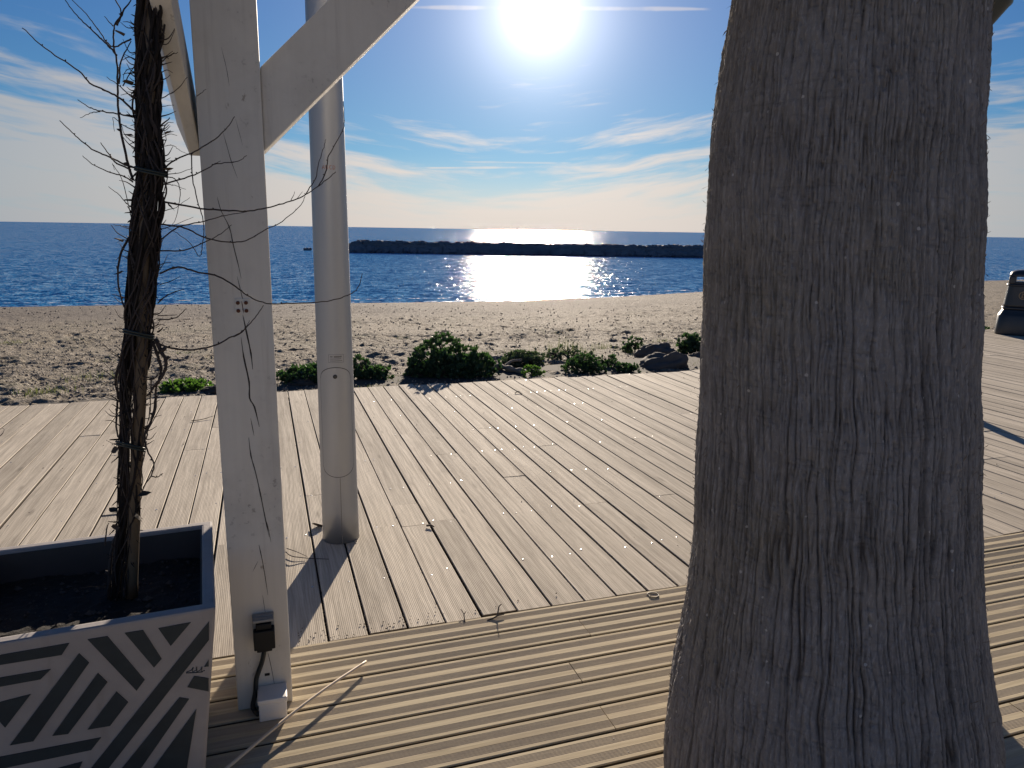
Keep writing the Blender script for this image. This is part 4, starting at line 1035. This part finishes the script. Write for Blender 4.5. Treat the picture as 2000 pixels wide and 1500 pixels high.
# ------------------------------------------------------------------ plants and rocks at the edge of the sand
def rosette(mb, P, n0, L, rnd, k=7):
    n0 = n0 / (np.linalg.norm(n0) + 1e-9)
    a = np.cross(n0, [0.3, 0.1, 1]); a /= np.linalg.norm(a) + 1e-9; b_ = np.cross(n0, a)
    for i in range(k):
        t = 2 * math.pi * (i + rnd.random()) / k; tilt = rnd.uniform(0.15, 1.15)
        d = (math.cos(t) * a + math.sin(t) * b_) * math.sin(tilt) + n0 * math.cos(tilt)
        s = np.cross(d, n0); s /= np.linalg.norm(s) + 1e-9; n_ = np.cross(s, d)
        l = L * rnd.uniform(0.6, 1.2); wd = l * rnd.uniform(0.26, 0.42)
        mb.add([P, P + d * l * .5 + s * wd - n_ * l * .05, P + d * l + n_ * l * .08, P + d * l * .5 - s * wd - n_ * l * .05, P + d * l * .5 - n_ * l * .14], [(0, 1, 4), (1, 2, 4), (2, 3, 4), (3, 0, 4)])
def bush(name, lab, cx, cy, base_z, lobes, dens, L, m, seed_, cat='bush', group=None, core=True):
    """lobes: (dx, dy, dz, rx, ry, rz) in metres about (cx, cy, base_z)"""
    rnd = random.Random(seed_); root = empty(name, (cx, cy, base_z)); tag(root, lab, cat, group)
    mb = MB(); st = MB(); o = np.array([cx, cy, base_z])
    for dx_, dy_, dz_, rx, ry, rz in lobes:
        nn_ = int(dens * (rx * ry + rx * rz + ry * rz) * 4)
        c = o + [dx_, dy_, dz_]
        for i in range(nn_):
            d = np.array([rnd.gauss(0, 1), rnd.gauss(0, 1), rnd.gauss(0.25, 1)]); d /= np.linalg.norm(d)
            rr_ = rnd.uniform(0.55, 1.0) ** 0.5 * (1 + 0.22 * math.sin(5 * d[0] + dx_ * 9) * math.cos(4 * d[2] + 3 * d[1]))
            P = c + d * np.array([rx, ry, rz]) * rr_
            if P[2] < base_z - 0.03: continue
            rosette(mb, P, d * 0.7 + np.array([0, 0, 0.6]) + np.array([rnd.gauss(0, .3), rnd.gauss(0, .3), 0]), L, rnd, 6)
        for i in range(7):
            d = np.array([rnd.gauss(0, .7), rnd.gauss(0, .7), 1.0]); d /= np.linalg.norm(d)
            st.tube(smooth_path([o + [dx_ * .4, dy_ * .4, -0.02], o + [dx_ * .8, dy_ * .8, dz_ * .6], c + d * np.array([rx, ry, rz]) * .85], 3), [.006] * 6 + [.003], 5)
    f = mb.build('foliage', m, root, True); f['kind'] = 'stuff'
    st.build('stem', M['twig'], root, True) 
    return root
def gz(P): return sand_z(P[0], P[1])
def at(x, y, back=0.0):
    P = on_sand(x, y); P = P + np.array([0, back, 0]); P[2] = sand_z(P[0], P[1]); return P
def px_bush(name, lab, x0, x1, ytop, ybase, nl, dens, L, m, sd, back=0.25, peak=None, **kw):
    """a bush that spans photo columns x0..x1 and tops out at row ytop, standing on the sand a little behind row ybase"""
    P = at((x0 + x1) / 2, ybase, back); D = P[1]
    wl = on_y(x0, ybase, D)[0]; wr = on_y(x1, ybase, D)[0]; zt_ = on_y((x0 + x1) / 2, ytop, D)[2]
    w_ = wr - wl; h_ = max(zt_ - P[2], 0.06); rnd = random.Random(sd)
    lobes = []
    for i in range(nl):
        f = (i + 0.5) / nl - 0.5; pk = 1 - abs(f - (peak or 0)) * 1.25
        rx = w_ / nl * rnd.uniform(0.75, 0.95) if nl > 1 else w_ * 0.45; rz = h_ * 0.42 * max(0.45, pk) * rnd.uniform(0.9, 1.1)
        lobes.append((f * (w_ - rx * 0.9), rnd.uniform(-0.12, 0.12) * w_, max(0.3 * h_, h_ * max(0.35, pk) - rz * 1.05), rx, min(rx * 1.1, 0.4), rz))
        lobes.append((f * (w_ - rx * 0.9), -0.10 * min(w_, 1) + rnd.uniform(-0.1, 0.1) * w_, 0.2 * h_, rx * 1.05, min(rx * 1.2, 0.4), 0.3 * h_))
        if h_ > 0.25: lobes.append((f * (w_ - rx * 0.6), -0.2 * min(w_, 1), 0.12 * h_, rx * 0.9, min(rx, 0.3), 0.22 * h_))
    for i in range(2):                                   # low sprays that creep away over the sand
        sx_ = rnd.choice([-1, 1]) * rnd.uniform(0.30, 0.50) * w_; rr_ = rnd.uniform(0.03, 0.06)
        lobes.append((sx_, rnd.uniform(-0.12, 0.3) * min(w_, 0.8), 0.03, rr_ * 1.5, rr_, rnd.uniform(0.03, 0.08)))
    return bush(name, lab, P[0], P[1], P[2], lobes, dens, L, m, sd, **kw)
G = 'leafy bushes along the boardwalk edge'
px_bush('bush', 'big dark green leafy bush, tallest one behind the boardwalk edge', 795, 958, 650, 742, 4, 230, 0.052, M['leaf'], 1, back=0.4, peak=-0.12, group=G)
px_bush('bush', 'green bush peeking out left of the silver lamp mast', 552, 640, 700, 752, 2, 190, 0.050, M['leaf'], 2, back=0.3, group=G)
px_bush('bush', 'green bush peeking out right of the silver lamp mast', 672, 748, 694, 748, 3, 190, 0.050, M['leaf'], 3, back=0.3, peak=-0.3, group=G)
px_bush('bush', 'low bright green plant behind the twig, just left of the white post', 312, 394, 744, 768, 2, 200, 0.055, M['leaf_lime'], 4, back=0.2, group=G)
px_bush('bush', 'hazy dull green bush right of the biggest bush', 988, 1058, 674, 722, 2, 190, 0.045, M['leaf_grey'], 5, back=0.35, group=G)
px_bush('bush', 'small bright green mound on the plank edge right of the driftwood', 1018, 1060, 717, 738, 1, 230, 0.038, M['leaf_lime'], 6, back=0.08, group=G)
px_bush('bush', 'rounded green bush with a shadow on the planks, left of two smaller ones', 1106, 1182, 690, 732, 3, 200, 0.048, M['leaf'], 7, back=0.25, group=G)
px_bush('bush', 'small dark round bush, middle of three in front of the boulders', 1174, 1213, 694, 724, 1, 220, 0.042, M['leaf'], 8, back=0.3, group=G)
px_bush('bush', 'low dark tuft nearest to the large boulder', 1203, 1248, 706, 728, 2, 220, 0.040, M['leaf'], 9, back=0.12, group=G)
px_bush('bush', 'small green bush behind the boulders', 1222, 1262, 659, 688, 1, 220, 0.045, M['leaf'], 10, back=0.1, group=G)
px_bush('bush', 'upright dark green bush partly hidden by the palm trunk', 1331, 1376, 637, 690, 2, 200, 0.055, M['leaf'], 12, back=0.1, group=G)
px_bush('bush', 'flat grey green ground plant between the big bush and the driftwood', 940, 992, 708, 726, 2, 180, 0.035, M['leaf_grey'], 13, back=0.2, group=G)
px_bush('bush', 'sparse grey green plant with dry stalks behind the round bush', 1062, 1160, 676, 704, 3, 90, 0.040, M['leaf_grey'], 14, back=0.2, group=G)
px_bush('bush', 'little dark weed at the foot of the litter bin', 1900, 1936, 638, 648, 2, 180, 0.045, M['leaf'], 15, back=0.1, group=G)
# dry stalks and tufts of beach grass
mb = MB(); rg = random.Random(4)
def tuft(mb, P, n, h, sp):
    for i in range(n):
        a = rg.uniform(0, 6.28); q = P + np.array([rg.gauss(0, sp), rg.gauss(0, sp), 0]); t = np.array([math.cos(a), math.sin(a), 0]) * rg.uniform(0.1, 0.6) * h; hh2 = h * rg.uniform(.4, 1)
        s = np.array([-math.sin(a), math.cos(a), 0]) * rg.uniform(.0015, .003)
        mb.add([q - s, q + s, q + t * .4 + [0, 0, hh2 * .6] + s * .7, q + t * .4 + [0, 0, hh2 * .6] - s * .7, q + t + [0, 0, hh2]], [(0, 1, 2, 3), (3, 2, 4)])
for (x, y, n_, h_, sp) in ((1095, 690, 90, .3, .16), (1130, 690, 60, .2, .12), (30, 671, 90, .06, .14), (20, 669, 60, .06, .1), (195, 738, 160, .08, .2), (215, 705, 60, .05, .12), (85, 768, 120, .08, .16), (70, 768, 60, .08, .1), (360, 690, 60, .05, .1), (430, 700, 40, .05, .1), (780, 660, 50, .05, .1), (1120, 725, 60, .08, .15), (1340, 715, 90, .07, .16), (1000, 690, 60, .08, .12), (1180, 680, 80, .12, .12), (720, 760, 50, .05, .1), (1060, 720, 60, .05, .15), (960, 690, 60, .06, .2), (580, 752, 60, .06, .12), (760, 745, 60, .07, .1), (500, 700, 30, .05, .2), (880, 640, 60, .05, .3), (1080, 650, 40, .06, .2), (150, 640, 60, .05, .4), (1250, 690, 60, .1, .15), (1296, 668, 60, .1, .1)):
    P = at(x, y); P[2] -= 0.01; tuft(mb, P, n_, h_, sp)
tag(mb.build('beach_grass', M['grass']), 'sparse tufts of dry grass on the sand', 'grass', kind='stuff')
# pebbles, shell bits and weed scraps
mb = MB(); rd = random.Random(33)
for i in range(5200):
    x = rd.uniform(-60, 1460); y = 592 + 185 * rd.random() ** 0.8; P = on_sand(x, y)
    if P @ VD < 7.5: continue
    P[2] += 0.008; seed(mb, P, rd.uniform(0.006, 0.02) * (1 + P[1] / 30))
mb.build('pebbles', simple('mixed_pebbles', (0.2, 0.17, 0.145), 0.8, vary=0.9, scale=9)); o_ = bpy.data.objects['pebbles']; tag(o_, 'pebbles and shell bits strewn over the sand', 'pebbles', kind='stuff')

def boulder(name, lab, x0, x1, ytop, ybase, m, sd, back=0.15, cat='boulder', skew=0.0, ry=0.8, group=None):
    P = at((x0 + x1) / 2, ybase, back); D = P[1]; wl, wr = on_y(x0, ybase, D)[0], on_y(x1, ybase, D)[0]; h = on_y((x0 + x1) / 2, ytop, D)[2] - P[2]
    nu, nv = 36, 20; V = []
    th = np.linspace(0, 2 * math.pi, nu, endpoint=False); ph = np.linspace(0.02, math.pi / 2 + 0.25, nv)
    T, Ph = np.meshgrid(th, ph)
    x = np.sin(Ph) * np.cos(T); y = np.sin(Ph) * np.sin(T); z = np.cos(Ph)
    r = 1 + 0.30 * perlin(T * 0 + x * 1.7 + sd, y * 1.7 + z, sd) - 0.16 * np.abs(perlin(x * 3 + sd, y * 3 + z * 3, sd + 1)) + 0.05 * perlin(x * 14, y * 14 + z * 9, sd + 2)
    X = P[0] + (wr - wl) / 2 * (x * r + skew * z); Y = P[1] + (wr - wl) / 2 * ry * y * r; Z = P[2] + h * z * r
    nr, nc = X.shape; i = np.arange(nr - 1)[:, None] * nc; j = np.arange(nc)[None, :]
    F = np.stack([i + j, i + (j + 1) % nc, i + nc + (j + 1) % nc, i + nc + j], -1).reshape(-1, 4)
    me = np_mesh(name, np.stack([X, Y, Z], -1).reshape(-1, 3), F[:, ::-1], True)
    return tag(link_mesh(name, me, m), lab, cat, group)
boulder('boulder', 'larger dark boulder at the boardwalk edge, nearest the palm trunk', 1250, 1342, 688, 722, M['boulder'], 3, 0.2, skew=0.45, group='boulders by the palm')
boulder('boulder', 'darker boulder behind the larger one at the boardwalk edge', 1248, 1325, 670, 700, M['boulder'], 6, 0.25, skew=0.2, group='boulders by the palm')
boulder('boulder', 'small low stone close beside the palm trunk', 1345, 1378, 689, 704, M['boulder'], 9, 0.1, group='boulders by the palm')
boulder('dark_mound', 'dark lump standing for the shade under the left side of the biggest bush', 762, 890, 716, 748, M['earth_and_shade'], 12, 0.5, cat='mound', skew=0.1, ry=0.4)  # added lump, its dark colour gives the bush's shaded underside
boulder('dark_mound', 'low dark mound of earth at the foot of the bush left of the mast', 548, 610, 740, 758, M['earth_and_shade'], 15, 0.2, cat='mound')
boulder('dark_mound', 'small grey mound right of the low bright plant by the white post', 385, 440, 752, 770, M['earth_and_shade'], 18, 0.15, cat='mound')
mb = MB(); P = smooth_path([at(950, 728) + [0, 0, .04], at(975, 727) + [0, 0, .07], at(1000, 730) + [0, 0, .05], at(1026, 732) + [0, 0, .03]], 6); mb.tube(P, [0.035 + 0.012 * math.sin(i * 1.3) for i in range(len(P))], 9)
mb.tube(smooth_path([P[8], P[8] + [0.1, 0.1, .06], P[8] + [0.22, .12, .07]], 4), .016, 7)
tag(mb.build('driftwood', M['drift']), 'grey driftwood branch lying behind the planks right of the biggest bush', 'driftwood')

# ------------------------------------------------------------------ litter bin (front faces the viewer)
bl = on_z(1937, 652, 0.0); fx_ = np.array([0.82, -0.57, 0]); BHW = 0.36
bc = bl + fx_ * BHW + np.array([0.57, 0.82, 0]) * 0.33
ba = math.atan2(fx_[1], fx_[0])
binn = empty('litter_bin', (bc[0], bc[1], 0.001), ba); tag(binn, 'dark navy hooded litter bin with gold emblem at the boardwalk edge', 'litter bin')
SQ = 5.0
def bl_(prof, name, m, sm=False): mb = MB(); mb.lathe(prof, (0, 0, 0), 48, True, SQ); return mb.build(name, m, binn)
bl_([(0.335, 0.0), (0.338, 0.02), (0.328, 0.31), (0.315, 0.335), (0.28, 0.40), (0.275, 0.425)], 'base', M['bin'])
bl_([(0.285, 0.427), (0.29, 0.435), (0.29, 0.452), (0.28, 0.46)], 'rim', M['bin'])
bl_([(0.272, 0.461), (0.268, 0.50), (0.243, 0.80), (0.243, 0.81)], 'bin_body', M['bin'])
bl_([(0.258, 0.811), (0.262, 0.82), (0.262, 0.835), (0.25, 0.842)], 'rim', M['bin'])
for sx in (-1, 1):
    for sy in (-1, 1):
        c = np.array([sx * 0.185, sy * 0.185, 0.905]); MB().box(c, (0.10, 0.10, 0.125)).build('hood_pillar', M['bin'], binn, bevel=0.02)
bl_([(0.235, 0.8425), (0.238, 0.85), (0.236, 0.872), (0.22, 0.876)], 'hood_collar', M['bin'])
bl_([(0.225, 0.962), (0.24, 0.966), (0.238, 0.99), (0.225, 1.03), (0.18, 1.058), (0.08, 1.075), (0.01, 1.078)], 'hood_top', M['bin'])
yf = -0.262; em = MB()
ring = [(0.062 * math.cos(a), yf - 0.004, 0.66 + 0.062 * math.sin(a)) for a in np.linspace(0, 2 * math.pi, 28)]
em.tube(ring, 0.006, 6, cap=False)
for q in ([(-0.02, 0.70), (-0.018, 0.66), (-0.026, 0.615)], [(-0.018, 0.66), (-0.002, 0.615)], [(-0.016, 0.685), (0.012, 0.67)], [(0.02, 0.655), (0.02, 0.615)], [(0.02, 0.655), (0.04, 0.655), (0.036, 0.615), (0.022, 0.615)]):
    em.tube([(x, yf - 0.004, z) for x, z in q], 0.0062, 6)
em.lathe([(0.003, -0.009), (0.010, 0.0), (0.003, 0.009)], (-0.02, yf - 0.004, 0.712), 10)
em.build('emblem', M['gold'], binn)

# ------------------------------------------------------------------ street lantern behind the palm
LX, LY = 4.155, 7.32
lamp = empty('street_lantern', (LX, LY, 0)); tag(lamp, 'dark street lantern with flared cone, mostly hidden behind the palm trunk', 'street lamp')
mb = MB(); mb.lathe([(0.11, 0.001), (0.11, 0.03), (0.07, 0.06), (0.06, 0.5), (0.042, 0.55), (0.036, 3.2), (0.03, 3.30)], (LX, LY, 0), 20); mb.build('lamp_post', M['lamp'], lamp, True)
mb = MB(); mb.lathe([(0.05, 3.301), (0.08, 3.34), (0.30, 3.635), (0.325, 3.66), (0.325, 3.69), (0.29, 3.695)], (LX, LY, 0), 28); mb.build('lantern_bowl', M['lamp'], lamp, True)
mb = MB(); mb.lathe([(0.10, 3.696), (0.11, 3.72), (0.09, 3.95), (0.03, 3.97)], (LX, LY, 0), 16); mb.build('lamp_glass', M['lamp_glass'], lamp, True)
for k in range(4):
    a = math.pi / 4 * (2 * k + 0.0); d = np.array([math.cos(a), math.sin(a), 0]); c = np.array([LX, LY, 0])
    MB().tube(smooth_path([c + d * 0.235 + [0, 0, 3.69], c + d * 0.25 + [0, 0, 3.8], c + d * 0.22 + [0, 0, 3.98], c + d * .06 + [0, 0, 4.1]], 4), 0.011, 8).build('lamp_strut', M['lamp'], lamp, True)
mb = MB(); mb.lathe([(0.34, 4.05), (0.33, 4.08), (0.15, 4.2), (0.03, 4.26)], (LX, LY, 0), 28); mb.build('lamp_roof', M['lamp'], lamp, True)

# ------------------------------------------------------------------ breakwater and ship
def rock_pts(rnd):
    import itertools
    V = []
    for t in np.linspace(0, 2 * math.pi, 8, endpoint=False):
        for p in (-0.9, -0.25, 0.4, 1.0): V.append((math.cos(p) * math.cos(t), math.cos(p) * math.sin(t), math.sin(p)))
    V = np.array(V); V *= np.array([rnd.uniform(.75, 1.25) for _ in range(len(V))])[:, None]
    F = [(4 * i + j, 4 * ((i + 1) % 8) + j, 4 * ((i + 1) % 8) + j + 1, 4 * i + j + 1) for i in range(8) for j in range(3)] + [tuple(4 * i for i in reversed(range(8))), tuple(4 * i + 3 for i in range(8))]
    return V, F
rk = random.Random(8)
bwk = empty('breakwater', (5, 86, WZ)); tag(bwk, 'long dark rock breakwater lying across the bay', 'breakwater')
mb = MB()
XL = np.linspace(-19.2, 44, 240)
def bw_y(x): return 85 + 0.03 * x
for x in XL:
    for row in range(3):
        V, F = rock_pts(rk); s = rk.uniform(0.42, 0.60) * (1.0 if row < 2 else 0.85)
        endf = min(1, (x + 19.6) / 1.8)
        c = np.array([x + rk.uniform(-.2, .2), bw_y(x) + (row - 1) * 1.0 + rk.uniform(-.3, .3), WZ + (0.35 if row != 1 else 0.92) * endf + rk.uniform(-.06, .06)])
        V = V * np.array([s * rk.uniform(.9, 1.5), s, s * rk.uniform(.6, .95)]) + c; mb.add(V, F)
pbq = [( -19, 83.4), (44, 85.3), (44, 88), (-19, 86)]
mb.prism([np.array([x, y, WZ - 0.2]) for x, y in pbq], np.array([0, 0, 1.0]), 1.15)
br = mb.build('rocks', M['rock'], bwk, True); br['kind'] = 'stuff'
V, F = rock_pts(rk); mb = MB(); mb.add(V * [0.55, .5, .28] + np.array([on_z(601, 489, WZ)[0], on_z(601, 489, WZ)[1], WZ + .05]), F)
tag(mb.build('sea_rock', M['rock']), 'lone low rock in the water left of the silver mast', 'rock')
D = 2600.0; sp = on_y(1011, 448, D); sh = empty('ship', (sp[0], D, WZ)); tag(sh, 'tiny ship on the horizon under the sun', 'ship')
mb = MB(); mb.hexa([(-5.5, -2, 0), (4.5, -2, 0), (4.5, 2, 0), (-5.5, 2, 0), (-6.5, -2.2, 3.2), (6.5, -2.2, 3.2), (6.5, 2.2, 3.2), (-6.5, 2.2, 3.2)]); mb.build('hull', M['ship'], sh)
mb = MB(); mb.box((-2, 0, 4.7), (4, 3, 3)); mb.box((-2, 0, 7.2), (.5, .5, 2)); mb.build('cabin', M['ship'], sh)

bpy.context.view_layer.update()
